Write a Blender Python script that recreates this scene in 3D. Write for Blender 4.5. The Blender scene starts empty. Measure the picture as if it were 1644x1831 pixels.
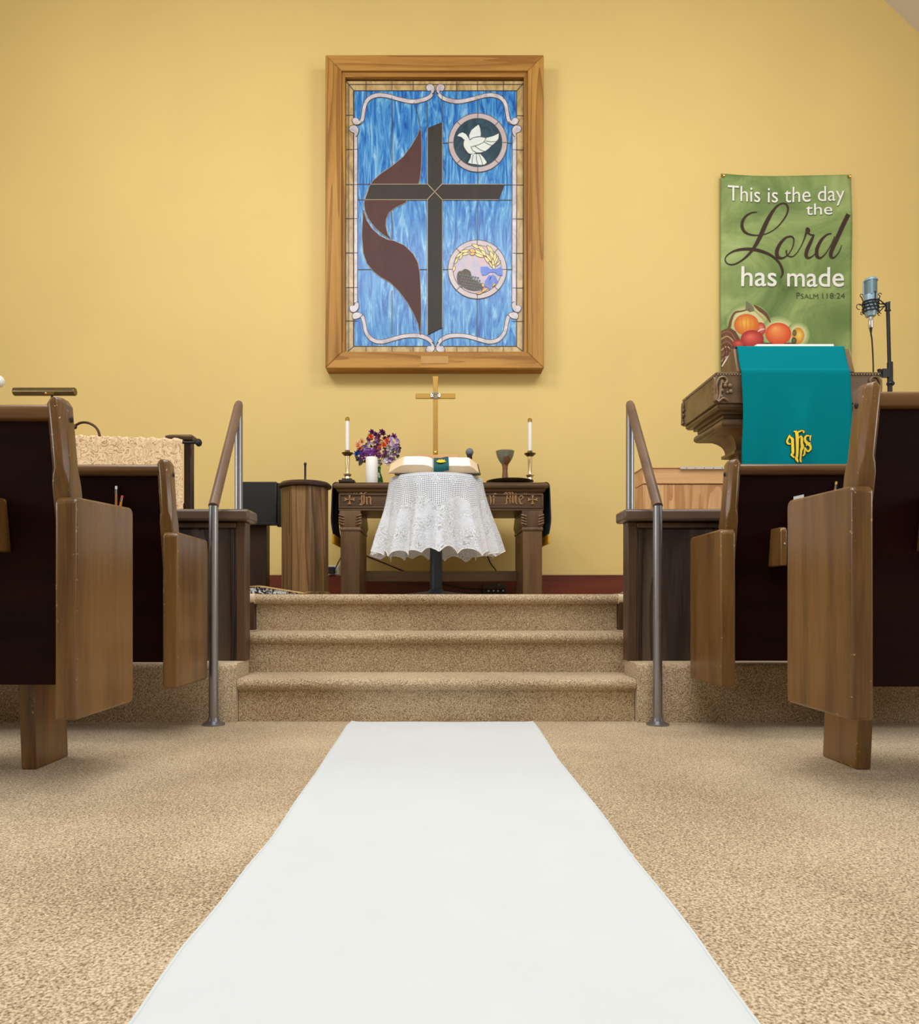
import bpy, bmesh, math, random
from math import sin, cos, pi, radians, sqrt
from mathutils import Vector
random.seed(7)
SC = bpy.context.scene
COL = SC.collection
# ------------------------------------------------------------------ camera
CX, HY, F, H = 781.0, 1075.0, 1302.0, 0.50        # vanishing point, focal length (px), eye height (m)
cd = bpy.data.cameras.new('camera'); cam = bpy.data.objects.new('camera', cd); COL.objects.link(cam)
cam.location = (0, 0, H); cam.rotation_euler = (pi/2, 0, 0)
cd.sensor_fit = 'HORIZONTAL'; cd.sensor_width = 36.0; cd.lens = 36.0*F/1644
cd.shift_x = (822-CX)/1644; cd.shift_y = (HY-915.5)/1644
cd.clip_start = 0.05
SC.camera = cam
# ------------------------------------------------------------------ view, world, lights
SC.view_settings.view_transform = 'Standard'; SC.view_settings.look = 'None'
SC.view_settings.gamma = 1.0; SC.view_settings.use_curve_mapping = False
SC.view_settings.exposure = 0.0
w = bpy.data.worlds.new('world'); SC.world = w; w.use_nodes = True
w.node_tree.nodes['Background'].inputs[0].default_value = (0.9, 0.95, 1, 1)
w.node_tree.nodes['Background'].inputs[1].default_value = 0.0
def area(name, loc, target, sx, sy, power, col=(1, 1, 1)):
    l = bpy.data.lights.new(name, 'AREA'); l.shape = 'RECTANGLE'; l.size = sx; l.size_y = sy
    l.energy = power; l.color = col
    o = bpy.data.objects.new(name, l); COL.objects.link(o); o.location = loc
    o.rotation_euler = (Vector(target)-Vector(loc)).to_track_quat('-Z', 'Y').to_euler()
    return o
area('chancel_light_left', (-2.3, 2.5, 4.7), (-0.3, 5.7, 1.5), 1.1, 1.1, 60, (0.99, 0.98, 1.0))
area('chancel_light_right', (2.3, 2.5, 4.7), (0.5, 5.7, 1.5), 1.1, 1.1, 56, (0.99, 0.98, 1.0))
area('nave_light_front', (0, 0.9, 5.2), (0, 1.5, 0), 3.2, 2.0, 158, (0.95, 0.985, 1.0))
area('nave_light_rear', (0, -3.0, 4.8), (0, -1.2, 0), 4.0, 3.0, 75, (0.95, 0.98, 1.0))
area('side_fill_left', (-5.6, 0.2, 2.0), (0, 1.2, 0.8), 3.0, 1.6, 80, (0.92, 0.97, 1.0))  # unseen soft fill added by the left wall, which has no window
area('side_fill_right', (5.6, 0.2, 2.0), (0, 1.2, 0.8), 3.0, 1.6, 80, (0.92, 0.97, 1.0))  # matching added fill by the right wall, also without a window

# ------------------------------------------------------------------ helpers
def P(px, py, D): return Vector(((px-CX)*D/F, D, H+(HY-py)*D/F))
def XX(px, D): return (px-CX)*D/F
def ZZ(py, D): return H+(HY-py)*D/F
def lin(c):
    r = []
    for v in c:
        v /= 255.0
        r.append(v/12.92 if v <= .04045 else ((v+.055)/1.055)**2.4)
    return (*r, 1)
ORG = {}
class MB:
    def __init__(s): s.v = []; s.f = []; s.m = []; s.uv = None; s.sm = []
    def add(s, vs, fs, m=0):
        o = len(s.v); s.v += [tuple(q) for q in vs]
        for f in fs: s.f.append(tuple(i+o for i in f)); s.m.append(m)
        return s
    def box(s, x0, x1, y0, y1, z0, z1, m=0):
        if x0 > x1: x0, x1 = x1, x0
        vs = [(x, y, z) for z in (z0, z1) for y in (y0, y1) for x in (x0, x1)]
        return s.add(vs, [(0, 2, 3, 1), (4, 5, 7, 6), (0, 1, 5, 4), (2, 6, 7, 3), (0, 4, 6, 2), (1, 3, 7, 5)], m)
    def prism(s, pts, vec, m=0):
        n = len(pts); vec = Vector(vec)
        a = [Vector(p) for p in pts]; b = [p+vec for p in a]
        nor = Vector((0, 0, 0))
        for i in range(n):
            nor += (a[i]-a[0]).cross(a[(i+1) % n]-a[0])
        if nor.dot(vec) > 0: a.reverse(); b.reverse()
        fs = [tuple(range(n)), tuple(range(2*n-1, n-1, -1))]
        for i in range(n):
            j = (i+1) % n
            fs.append((i, i+n, j+n, j))
        return s.add(a+b, fs, m)
    def sideprism(s, yz, x0, x1, m=0):
        return s.prism([(x0, y, z) for y, z in yz], (x1-x0, 0, 0), m)
    def lathe(s, c, prof, n=24, m=0, phase=0.0, axis='Z'):
        c = Vector(c); vs = []; fs = []
        for r, z in prof:
            for k in range(n):
                a = 2*pi*k/n+phase
                if axis == 'Z': vs.append(c+Vector((r*cos(a), r*sin(a), z)))
                elif axis == 'X': vs.append(c+Vector((z, r*cos(a), r*sin(a))))
                else: vs.append(c+Vector((r*sin(a), z, r*cos(a))))
        q = len(prof)
        for i in range(q-1):
            for k in range(n):
                j = (k+1) % n
                fs.append((i*n+k, i*n+j, (i+1)*n+j, (i+1)*n+k))
        fs.append(tuple(range(n-1, -1, -1))); fs.append(tuple(range((q-1)*n, q*n)))
        return s.add(vs, fs, m)
    def ball(s, c, r, m=0, n=14, sz=None):
        sz = sz or (1, 1, 1); c = Vector(c); vs = []; fs = []
        k = n//2
        for i in range(1, k):
            t = pi*i/k
            for j in range(n):
                a = 2*pi*j/n
                vs.append(c+Vector((r*sz[0]*sin(t)*cos(a), r*sz[1]*sin(t)*sin(a), r*sz[2]*cos(t))))
        top = len(vs); vs.append(c+Vector((0, 0, r*sz[2]))); bot = len(vs); vs.append(c-Vector((0, 0, r*sz[2])))
        for i in range(k-2):
            for j in range(n):
                q = (j+1) % n
                fs.append((i*n+j, (i+1)*n+j, (i+1)*n+q, i*n+q))
        for j in range(n):
            q = (j+1) % n
            fs.append((top, j, q)); fs.append((bot, (k-2)*n+q, (k-2)*n+j))
        return s.add(vs, fs, m)
    def tube(s, pts, r, n=12, m=0, cap=True):
        pts = [Vector(p) for p in pts]; q = len(pts)
        rr = r if isinstance(r, (list, tuple)) else [r]*q
        vs = []; fs = []; up = None
        for i, p in enumerate(pts):
            t = (pts[min(i+1, q-1)]-pts[max(i-1, 0)]).normalized()
            if up is None:
                up = Vector((0, 0, 1)) if abs(t.z) < .9 else Vector((1, 0, 0))
            u = (up-t*up.dot(t)).normalized(); up = u; v_ = t.cross(u)
            for k in range(n):
                a = 2*pi*k/n
                vs.append(p+(u*cos(a)+v_*sin(a))*rr[i])
        for i in range(q-1):
            for k in range(n):
                j = (k+1) % n
                fs.append((i*n+k, i*n+j, (i+1)*n+j, (i+1)*n+k))
        if cap: fs.append(tuple(range(n-1, -1, -1))); fs.append(tuple(range((q-1)*n, q*n)))
        return s.add(vs, fs, m)
    def grid(s, rows, m=0, closed=False):
        nr = len(rows); nc = len(rows[0]); vs = [p for r in rows for p in r]; fs = []
        for i in range(nr-1):
            for j in range(nc if closed else nc-1):
                q = (j+1) % nc
                fs.append((i*nc+j, i*nc+q, (i+1)*nc+q, (i+1)*nc+j))
        return s.add(vs, fs, m)
    def rectloft(s, levels, m=0):
        """levels: (x0,x1,y0,y1,z) from bottom to top"""
        vs = []; fs = []
        for x0, x1, y0, y1, z in levels: vs += [(x0, y0, z), (x1, y0, z), (x1, y1, z), (x0, y1, z)]
        for i in range(len(levels)-1):
            for k in range(4):
                j = (k+1) % 4
                fs.append((i*4+k, i*4+j, i*4+4+j, i*4+4+k))
        q = len(levels)*4
        fs.append((3, 2, 1, 0)); fs.append((q-4, q-3, q-2, q-1))
        return s.add(vs, fs, m)
    def ribbon(s, pts, wid, plane, y0, th, m=0, sub=6):
        """stroke in px coords; wid list (px, full width); plane(px,py,y)->Vector"""
        if not isinstance(wid, (list, tuple)): wid = [wid]*len(pts)
        pp, ww = catmull(pts, wid, sub); n = len(pp); L = []; R = []
        for i in range(n):
            a = pp[max(i-1, 0)]; b = pp[min(i+1, n-1)]
            dx, dy = b[0]-a[0], b[1]-a[1]; l = sqrt(dx*dx+dy*dy) or 1
            nx, ny = -dy/l*ww[i]/2, dx/l*ww[i]/2
            L.append((pp[i][0]+nx, pp[i][1]+ny)); R.append((pp[i][0]-nx, pp[i][1]-ny))
        vs = []
        for i in range(n):
            for q in (L[i], R[i]):
                vs.append(plane(q[0], q[1], y0))
        for i in range(n):
            for q in (L[i], R[i]):
                vs.append(plane(q[0], q[1], y0+th))
        fs = []
        for i in range(n-1):
            a = 2*i
            fs.append((a, a+1, a+3, a+2)); o = 2*n
            fs.append((a+o, a+2+o, a+3+o, a+1+o))
            fs.append((a, a+2, a+2+o, a+o)); fs.append((a+1, a+1+o, a+3+o, a+3))
        o = 2*n
        fs.append((0, o, o+1, 1)); fs.append((2*n-2, 2*n-1, 4*n-1, 4*n-2))
        return s.add(vs, fs, m)
    def poly(s, pts, plane, y0, th, m=0):
        a = plane(pts[0][0], pts[0][1], y0); b = plane(pts[0][0], pts[0][1], y0+th)
        return s.prism([plane(x, y, y0) for x, y in pts], b-a, m)
    def build(s, name, mats, parent=None, loc=None, bevel=0, seg=2, smooth=True, ang=35, uv=None, recalc=False):
        if parent is not None: o0 = ORG[parent.name]
        elif loc is not None: o0 = Vector(loc)
        else:
            xs, ys, zs = zip(*s.v); o0 = Vector(((min(xs)+max(xs))/2, (min(ys)+max(ys))/2, min(zs)))
        me = bpy.data.meshes.new(name)
        me.from_pydata([(x-o0.x, y-o0.y, z-o0.z) for x, y, z in s.v], [], s.f)
        if not isinstance(mats, (list, tuple)): mats = [mats]
        for q in mats: me.materials.append(q)
        for i, p in enumerate(me.polygons): p.material_index = s.m[i]
        if recalc:
            bm = bmesh.new(); bm.from_mesh(me); bmesh.ops.recalc_face_normals(bm, faces=bm.faces); bm.to_mesh(me); bm.free()
        if uv is not None:
            lay = me.uv_layers.new(name='UVMap')
            for lp in me.loops: lay.data[lp.index].uv = uv[lp.vertex_index]
        me.validate(); me.update()
        if smooth:
            for p in me.polygons: p.use_smooth = True
            me.set_sharp_from_angle(angle=radians(ang))
        o = bpy.data.objects.new(name, me); COL.objects.link(o)
        if parent is not None: o.parent = parent
        else: o.location = o0
        ORG[o.name] = o0
        if bevel:
            b = o.modifiers.new('bevel', 'BEVEL'); b.width = bevel; b.segments = seg; b.limit_method = 'ANGLE'; b.angle_limit = radians(40)
        return o
def catmull(pts, wid, sub):
    if len(pts) < 3 or sub <= 1: return list(pts), list(wid)
    op, ow = [], []; n = len(pts)
    for i in range(n-1):
        p0, p1, p2, p3 = pts[max(i-1, 0)], pts[i], pts[i+1], pts[min(i+2, n-1)]
        for k in range(sub):
            t = k/sub; t2 = t*t; t3 = t2*t
            op.append(tuple(.5*(2*p1[d]+(p2[d]-p0[d])*t+(2*p0[d]-5*p1[d]+4*p2[d]-p3[d])*t2+(3*p1[d]-p0[d]-3*p2[d]+p3[d])*t3) for d in range(len(p1))))
            ow.append(wid[i]*(1-t)+wid[i+1]*t)
    op.append(tuple(pts[-1])); ow.append(wid[-1])
    return op, ow
def smooth_closed(pts, sub=5):
    n = len(pts); op = []
    for i in range(n):
        p0, p1, p2, p3 = pts[i-1], pts[i], pts[(i+1) % n], pts[(i+2) % n]
        for k in range(sub):
            t = k/sub; t2 = t*t; t3 = t2*t
            op.append(tuple(.5*(2*p1[d]+(p2[d]-p0[d])*t+(2*p0[d]-5*p1[d]+4*p2[d]-p3[d])*t2+(3*p1[d]-p0[d]-3*p2[d]+p3[d])*t3) for d in range(2)))
    return op
def curve3(pts, sub=8): return [Vector(p) for p in catmull([tuple(p) for p in pts], [0]*len(pts), sub)[0]]
def empty(name, loc, label=None, cat=None, group=None, kind=None):
    o = bpy.data.objects.new(name, None); COL.objects.link(o); o.location = loc; o.empty_display_size = .05
    ORG[o.name] = Vector(loc); tag(o, label, cat, group, kind); return o
def tag(o, label=None, cat=None, group=None, kind=None):
    if label: o['label'] = label
    if cat: o['category'] = cat
    if group: o['group'] = group
    if kind: o['kind'] = kind
    return o
def struct(o, label=None, cat=None): return tag(o, label, cat, None, 'structure')
def ring(cx, cy, r, n=48, ry=None): return [(cx+r*cos(2*pi*k/n), cy+(ry or r)*sin(2*pi*k/n)) for k in range(n)]
def rounded(y0, z0, y1, z1, r, n=5):
    out = []
    for cx, cy, a0 in ((y1-r, z1-r, 0), (y0+r, z1-r, 90), (y0+r, z0+r, 180), (y1-r, z0+r, 270)):
        for k in range(n+1):
            a = radians(a0+90*k/n); out.append((cx+r*cos(a), cy+r*sin(a)))
    return out

# ------------------------------------------------------------------ materials
def newmat(name):
    m = bpy.data.materials.new(name); m.use_nodes = True
    nt = m.node_tree; return m, nt, nt.nodes['Principled BSDF']
def N(nt, t, **kw):
    n = nt.nodes.new(t)
    for k, v in kw.items(): setattr(n, k, v)
    return n
def plain(name, c, rough=.5, metal=0, var=.06, scale=30, bump=0, spec=.5, sheen=0, trans=0, coat=0):
    m, nt, b = newmat(name)
    tc = N(nt, 'ShaderNodeTexCoord'); no = N(nt, 'ShaderNodeTexNoise'); no.inputs['Scale'].default_value = scale; no.inputs['Detail'].default_value = 3
    nt.links.new(tc.outputs['Object'], no.inputs['Vector'])
    r = N(nt, 'ShaderNodeValToRGB'); L = lin(c)
    r.color_ramp.elements[0].color = tuple(x*(1-var) for x in L[:3])+(1,); r.color_ramp.elements[1].color = tuple(min(1, x*(1+var)) for x in L[:3])+(1,)
    r.color_ramp.elements[0].position = .3; r.color_ramp.elements[1].position = .7
    nt.links.new(no.outputs['Fac'], r.inputs['Fac']); nt.links.new(r.outputs['Color'], b.inputs['Base Color'])
    b.inputs['Roughness'].default_value = rough; b.inputs['Metallic'].default_value = metal
    b.inputs['Specular IOR Level'].default_value = spec
    if sheen: b.inputs['Sheen Weight'].default_value = sheen; b.inputs['Sheen Roughness'].default_value = .5
    if trans: b.inputs['Transmission Weight'].default_value = trans
    if coat: b.inputs['Coat Weight'].default_value = coat; b.inputs['Coat Roughness'].default_value = .15
    if bump:
        bp = N(nt, 'ShaderNodeBump'); bp.inputs['Strength'].default_value = bump; bp.inputs['Distance'].default_value = .002
        nt.links.new(no.outputs['Fac'], bp.inputs['Height']); nt.links.new(bp.outputs['Normal'], b.inputs['Normal'])
    return m
def wood(name, light, dark, axis='Z', rough=.4, lines=0, freq=1.0, line_amt=.5, spec=.5, coat=0, pore=.35, al=.9, ac=9):
    m, nt, b = newmat(name)
    tc = N(nt, 'ShaderNodeTexCoord'); mp = N(nt, 'ShaderNodeMapping')
    s = {'X': (al, ac, ac), 'Y': (ac, al, ac), 'Z': (ac, ac, al)}[axis]
    mp.inputs['Scale'].default_value = tuple(q*freq for q in s)
    oi = N(nt, 'ShaderNodeObjectInfo'); mul = N(nt, 'ShaderNodeVectorMath', operation='SCALE'); mul.inputs['Scale'].default_value = 7.3
    cmb = N(nt, 'ShaderNodeCombineXYZ')
    for k in range(3): nt.links.new(oi.outputs['Random'], cmb.inputs[k])
    nt.links.new(cmb.outputs[0], mul.inputs[0]); nt.links.new(mul.outputs[0], mp.inputs['Location'])
    nt.links.new(tc.outputs['Object'], mp.inputs['Vector'])
    n1 = N(nt, 'ShaderNodeTexNoise'); n1.inputs['Scale'].default_value = 1.0; n1.inputs['Detail'].default_value = 5; n1.inputs['Distortion'].default_value = .4
    nt.links.new(mp.outputs[0], n1.inputs['Vector'])
    mp2 = N(nt, 'ShaderNodeMapping'); s2 = {'X': (6, 160, 160), 'Y': (160, 6, 160), 'Z': (160, 160, 6)}[axis]
    mp2.inputs['Scale'].default_value = s2; nt.links.new(tc.outputs['Object'], mp2.inputs['Vector'])
    n2 = N(nt, 'ShaderNodeTexNoise'); n2.inputs['Scale'].default_value = 1.0; n2.inputs['Detail'].default_value = 3
    nt.links.new(mp2.outputs[0], n2.inputs['Vector'])
    fac = n1.outputs['Fac']
    if lines:
        n3 = N(nt, 'ShaderNodeTexNoise'); n3.inputs['Scale'].default_value = .45; n3.inputs['Detail'].default_value = 2.0; n3.inputs['Distortion'].default_value = .3
        nt.links.new(mp.outputs[0], n3.inputs['Vector'])
        m1 = N(nt, 'ShaderNodeMath', operation='MULTIPLY'); m1.inputs[1].default_value = lines; nt.links.new(n3.outputs['Fac'], m1.inputs[0])
        m2 = N(nt, 'ShaderNodeMath', operation='FRACT'); nt.links.new(m1.outputs[0], m2.inputs[0])
        m3 = N(nt, 'ShaderNodeMath', operation='POWER'); m3.inputs[1].default_value = 3.0; nt.links.new(m2.outputs[0], m3.inputs[0])
        mx = N(nt, 'ShaderNodeMath', operation='MULTIPLY_ADD'); mx.inputs[1].default_value = -line_amt; nt.links.new(m3.outputs[0], mx.inputs[0]); nt.links.new(n1.outputs['Fac'], mx.inputs[2])
        fac = mx.outputs[0]
    ad = N(nt, 'ShaderNodeMath', operation='MULTIPLY_ADD'); ad.inputs[1].default_value = pore; nt.links.new(n2.outputs['Fac'], ad.inputs[0])
    sb = N(nt, 'ShaderNodeMath', operation='SUBTRACT'); sb.inputs[1].default_value = pore*.5
    nt.links.new(fac, ad.inputs[2]); nt.links.new(ad.outputs[0], sb.inputs[0])
    r = N(nt, 'ShaderNodeValToRGB'); r.color_ramp.elements[0].color = lin(dark); r.color_ramp.elements[1].color = lin(light)
    r.color_ramp.elements[0].position = .25; r.color_ramp.elements[1].position = .62
    nt.links.new(sb.outputs[0], r.inputs['Fac']); nt.links.new(r.outputs['Color'], b.inputs['Base Color'])
    b.inputs['Roughness'].default_value = rough; b.inputs['Specular IOR Level'].default_value = spec
    if coat: b.inputs['Coat Weight'].default_value = coat; b.inputs['Coat Roughness'].default_value = .2
    bp = N(nt, 'ShaderNodeBump'); bp.inputs['Strength'].default_value = .12; bp.inputs['Distance'].default_value = .001
    nt.links.new(sb.outputs[0], bp.inputs['Height']); nt.links.new(bp.outputs['Normal'], b.inputs['Normal'])
    return m
def carpet(name, c0, c1, c2, scale=230):
    m, nt, b = newmat(name)
    tc = N(nt, 'ShaderNodeTexCoord')
    v = N(nt, 'ShaderNodeTexNoise'); v.inputs['Scale'].default_value = scale; v.inputs['Detail'].default_value = 2.5; v.inputs['Roughness'].default_value = .6
    mp = N(nt, 'ShaderNodeMapping'); mp.inputs['Location'].default_value = (.37, .61, .23); mp.inputs['Rotation'].default_value = (.4, .7, .3)
    nt.links.new(tc.outputs['Object'], mp.inputs['Vector']); nt.links.new(mp.outputs[0], v.inputs['Vector'])
    big = N(nt, 'ShaderNodeTexNoise'); big.inputs['Scale'].default_value = 2.2; big.inputs['Detail'].default_value = 4
    nt.links.new(mp.outputs[0], big.inputs['Vector'])
    ma = N(nt, 'ShaderNodeMath', operation='MULTIPLY_ADD'); ma.inputs[1].default_value = .22; ma.inputs[2].default_value = -.11
    nt.links.new(big.outputs['Fac'], ma.inputs[0])
    a2 = N(nt, 'ShaderNodeMath', operation='ADD'); nt.links.new(ma.outputs[0], a2.inputs[0]); nt.links.new(v.outputs['Fac'], a2.inputs[1])
    r = N(nt, 'ShaderNodeValToRGB'); e = r.color_ramp.elements
    e[0].position = .34; e[0].color = lin(c0); e[1].position = .66; e[1].color = lin(c2)
    k = e.new(.5); k.color = lin(c1)
    nt.links.new(a2.outputs[0], r.inputs['Fac']); nt.links.new(r.outputs['Color'], b.inputs['Base Color'])
    b.inputs['Roughness'].default_value = .95; b.inputs['Specular IOR Level'].default_value = .15
    b.inputs['Sheen Weight'].default_value = .15; b.inputs['Sheen Roughness'].default_value = .6
    bp = N(nt, 'ShaderNodeBump'); bp.inputs['Strength'].default_value = .6; bp.inputs['Distance'].default_value = .004
    nt.links.new(v.outputs['Fac'], bp.inputs['Height']); nt.links.new(bp.outputs['Normal'], b.inputs['Normal'])
    return m
def streaky(name, cols, sx=9, sz=2.2, rough=.25, dist=1.5, pos=None):
    """opalescent glass: stretched warped noise"""
    m, nt, b = newmat(name)
    tc = N(nt, 'ShaderNodeTexCoord'); mp = N(nt, 'ShaderNodeMapping'); mp.inputs['Scale'].default_value = (sx, sx, sz)
    nt.links.new(tc.outputs['Object'], mp.inputs['Vector'])
    n = N(nt, 'ShaderNodeTexNoise'); n.inputs['Scale'].default_value = 1; n.inputs['Detail'].default_value = 6; n.inputs['Distortion'].default_value = dist; n.inputs['Roughness'].default_value = .6
    nt.links.new(mp.outputs[0], n.inputs['Vector'])
    r = N(nt, 'ShaderNodeValToRGB'); e = r.color_ramp.elements; q = len(cols)
    ps = pos or [.28+.44*i/(q-1) for i in range(q)]
    e[0].position = ps[0]; e[0].color = lin(cols[0]); e[1].position = ps[-1]; e[1].color = lin(cols[-1])
    for i in range(1, q-1): k = e.new(ps[i]); k.color = lin(cols[i])
    nt.links.new(n.outputs['Fac'], r.inputs['Fac']); nt.links.new(r.outputs['Color'], b.inputs['Base Color'])
    b.inputs['Roughness'].default_value = rough
    return m
M = {}
M['wall'] = plain('wall_paint', (222, 195, 124), .6, var=.025, scale=1.3, bump=.02, spec=.3)
M['sidewall'] = plain('side_wall_paint', (226, 214, 190), .7, var=.02, scale=2)
M['ceil'] = plain('ceiling_paint', (214, 205, 188), .8, var=.02, scale=2)
M['carpet'] = carpet('carpet_loop', (112, 90, 61), (185, 161, 127), (228, 207, 175))
M['pewend'] = wood('pew_end_wood', (126, 90, 46), (78, 50, 20), 'Z', .34, freq=1.2, coat=.3)
def worn(m, col):
    nt = m.node_tree; b = nt.nodes['Principled BSDF']; src = b.inputs['Base Color'].links[0].from_socket
    bv = N(nt, 'ShaderNodeBevel'); bv.samples = 4; bv.inputs['Radius'].default_value = .009
    ge = N(nt, 'ShaderNodeNewGeometry'); dt = N(nt, 'ShaderNodeVectorMath', operation='DOT_PRODUCT')
    nt.links.new(bv.outputs[0], dt.inputs[0]); nt.links.new(ge.outputs['True Normal'], dt.inputs[1])
    lt_ = N(nt, 'ShaderNodeMath', operation='LESS_THAN'); lt_.inputs[1].default_value = .985; nt.links.new(dt.outputs['Value'], lt_.inputs[0])
    tc = N(nt, 'ShaderNodeTexCoord'); no = N(nt, 'ShaderNodeTexNoise'); no.inputs['Scale'].default_value = 75; no.inputs['Detail'].default_value = 3; nt.links.new(tc.outputs['Object'], no.inputs['Vector'])
    gt = N(nt, 'ShaderNodeMath', operation='GREATER_THAN'); gt.inputs[1].default_value = .67; nt.links.new(no.outputs['Fac'], gt.inputs[0])
    mu = N(nt, 'ShaderNodeMath', operation='MULTIPLY'); nt.links.new(lt_.outputs[0], mu.inputs[0]); nt.links.new(gt.outputs[0], mu.inputs[1])
    mx = N(nt, 'ShaderNodeMix', data_type='RGBA'); nt.links.new(mu.outputs[0], mx.inputs[0]); nt.links.new(src, mx.inputs[6]); mx.inputs[7].default_value = lin(col)
    nt.links.new(mx.outputs[2], b.inputs['Base Color'])
worn(M['pewend'], (206, 168, 104))
M['pewrail'] = wood('pew_rail_wood', (112, 78, 44), (76, 48, 26), 'X', .3, coat=.4)
M['pewback'] = wood('pew_back_mahogany', (32, 6, 3), (18, 3, 2), 'X', .55, freq=1.4, spec=.10)
M['rail_wood'] = wood('cap_wood', (98, 78, 62), (72, 54, 42), 'X', .35, coat=.3)
M['panel_wood'] = wood('dark_oak_panel', (92, 76, 64), (48, 37, 30), 'Z', .4, lines=9, line_amt=.35)
M['trim_wood'] = wood('dark_trim_wood', (88, 62, 42), (52, 36, 25), 'Z', .4)
M['base_wood'] = wood('baseboard_wood', (112, 48, 24), (78, 28, 12), 'X', .4)
M['oakv'] = wood('golden_oak_upright', (186, 138, 66), (140, 96, 40), 'Z', .5, lines=9, line_amt=.34, spec=.25, al=.55, ac=13)
M['oakh'] = wood('golden_oak_level', (190, 142, 70), (146, 100, 44), 'X', .5, lines=8, line_amt=.28, spec=.25, al=.5, ac=14)
M['plate_oak'] = plain('plate_oak', (188, 142, 72), .5, var=.04)
M['lightoakx'] = wood('light_oak_level', (224, 176, 122), (198, 146, 94), 'X', .42, lines=8, line_amt=.2, al=.6, ac=12)
M['lightoakz'] = wood('light_oak_upright', (228, 182, 126), (186, 132, 80), 'Z', .42, lines=10, line_amt=.36, al=1.4, ac=16)
M['pulpit'] = wood('pulpit_oak', (106, 82, 54), (64, 46, 30), 'X', .36, coat=.25)
M['pulpitz'] = wood('pulpit_oak_upright', (126, 98, 66), (84, 62, 40), 'Z', .4)
M['table'] = wood('table_oak', (104, 76, 46), (60, 40, 24), 'X', .42, coat=.1)
M['tablez'] = wood('table_oak_upright', (122, 92, 60), (78, 54, 34), 'Z', .42)
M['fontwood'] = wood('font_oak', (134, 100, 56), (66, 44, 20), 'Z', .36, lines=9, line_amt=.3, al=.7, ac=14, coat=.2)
M['fontwood_lit'] = wood('font_oak_lit', (146, 112, 70), (92, 64, 36), 'Z', .36, lines=7, line_amt=.3, al=.8, ac=11, coat=.2)  # paler copy of the font oak, facet shading put into its colour
M['darkwood'] = wood('near_black_wood', (58, 34, 22), (30, 16, 10), 'Z', .45)
M['carve'] = plain('carved_wood', (126, 98, 66), .32, var=.25, scale=60, bump=.3)
M['letter'] = plain('carved_letter_tan', (164, 122, 74), .5, var=.15, scale=90)
M['runner'] = plain('white_runner_cloth', (214, 219, 221), .85, var=.012, scale=6, bump=.03, spec=.2)
M['chrome'] = plain('satin_steel', (158, 160, 168), .36, metal=1, var=.03)
M['hand_wood'] = wood('handrail_brown', (118, 92, 72), (92, 70, 54), 'Y', .4)
M['black'] = plain('matte_black', (22, 22, 24), .5, var=.1)
M['blackmetal'] = plain('black_metal', (40, 41, 44), .35, metal=.4, var=.08)
M['polemetal'] = plain('blue_black_pole', (42, 48, 60), .4, metal=.2, var=.08)
M['brass'] = plain('brass', (206, 164, 84), .24, metal=1, var=.05)
M['brassdull'] = plain('dull_brass', (176, 138, 68), .42, metal=.75, var=.06)
M['bronze'] = plain('dark_bronze', (120, 106, 74), .32, metal=.9, var=.08)
M['steel_strip'] = plain('pale_steel', (214, 208, 196), .4, metal=.35, var=.03)
M['pale_brass'] = plain('pale_brass', (232, 214, 172), .28, metal=.9, var=.04)
M['silver'] = plain('polished_silver', (220, 222, 226), .2, metal=1, var=.03)
M['wax'] = plain('white_wax', (242, 241, 236), .45, var=.01)
M['teal'] = plain('teal_cloth', (0, 122, 130), .9, var=.05, scale=300, spec=.06)
M['gold_thread'] = plain('gold_thread', (248, 210, 40), .5, var=.08, scale=200)
M['dark_thread'] = plain('dark_green_thread', (20, 52, 42), .8)
M['gold_fringe'] = plain('gold_fringe', (226, 172, 34), .7, var=.2, scale=150)
M['purple_cloth'] = plain('purple_cloth', (48, 30, 62), .85, var=.1, scale=200)
M['navy_cloth'] = plain('navy_cloth', (26, 24, 44), .85, var=.1, scale=200)
M['green_cloth'] = plain('dark_teal_cloth', (30, 84, 88), .85, var=.1, scale=200)
M['paper'] = plain('book_paper', (240, 238, 232), .8, var=.02, scale=40)
M['pageedge'] = plain('page_edges', (228, 204, 170), .8, var=.05, scale=120)
M['green_glass'] = plain('green_glass', (30, 122, 34), .08, var=.05, trans=.6)
M['pottery'] = plain('grey_green_glaze', (122, 124, 104), .35, var=.2, scale=40)
M['rust'] = plain('rust_brown_glaze', (126, 84, 54), .45, var=.15, scale=40)
M['plate'] = plain('olive_glaze', (62, 54, 34), .35, var=.25, scale=30)
M['white_plastic'] = plain('white_plastic', (222, 222, 216), .4)
M['globe'] = plain('white_globe_glass', (240, 242, 242), .2, var=.01)
M['micblue'] = plain('pale_blue_enamel', (142, 172, 186), .35, metal=.3, var=.04)
M['micmesh'] = plain('grey_mesh', (104, 128, 136), .5, metal=.4, var=.25, scale=900, bump=.5)
M['greyfoam'] = plain('grey_mesh_ball', (116, 120, 126), .7, metal=.2, var=.25, scale=700, bump=.5)
M['pencil_y'] = plain('yellow_pencil_paint', (226, 150, 46), .4)
M['pencil_b'] = plain('brown_pencil_paint', (176, 118, 66), .4)
M['eraser'] = plain('pink_eraser', (226, 84, 70), .8)
M['cardboard'] = plain('tan_cardboard', (206, 172, 116), .85, var=.06)
M['cable'] = plain('dark_cable', (48, 36, 28), .6)

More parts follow.
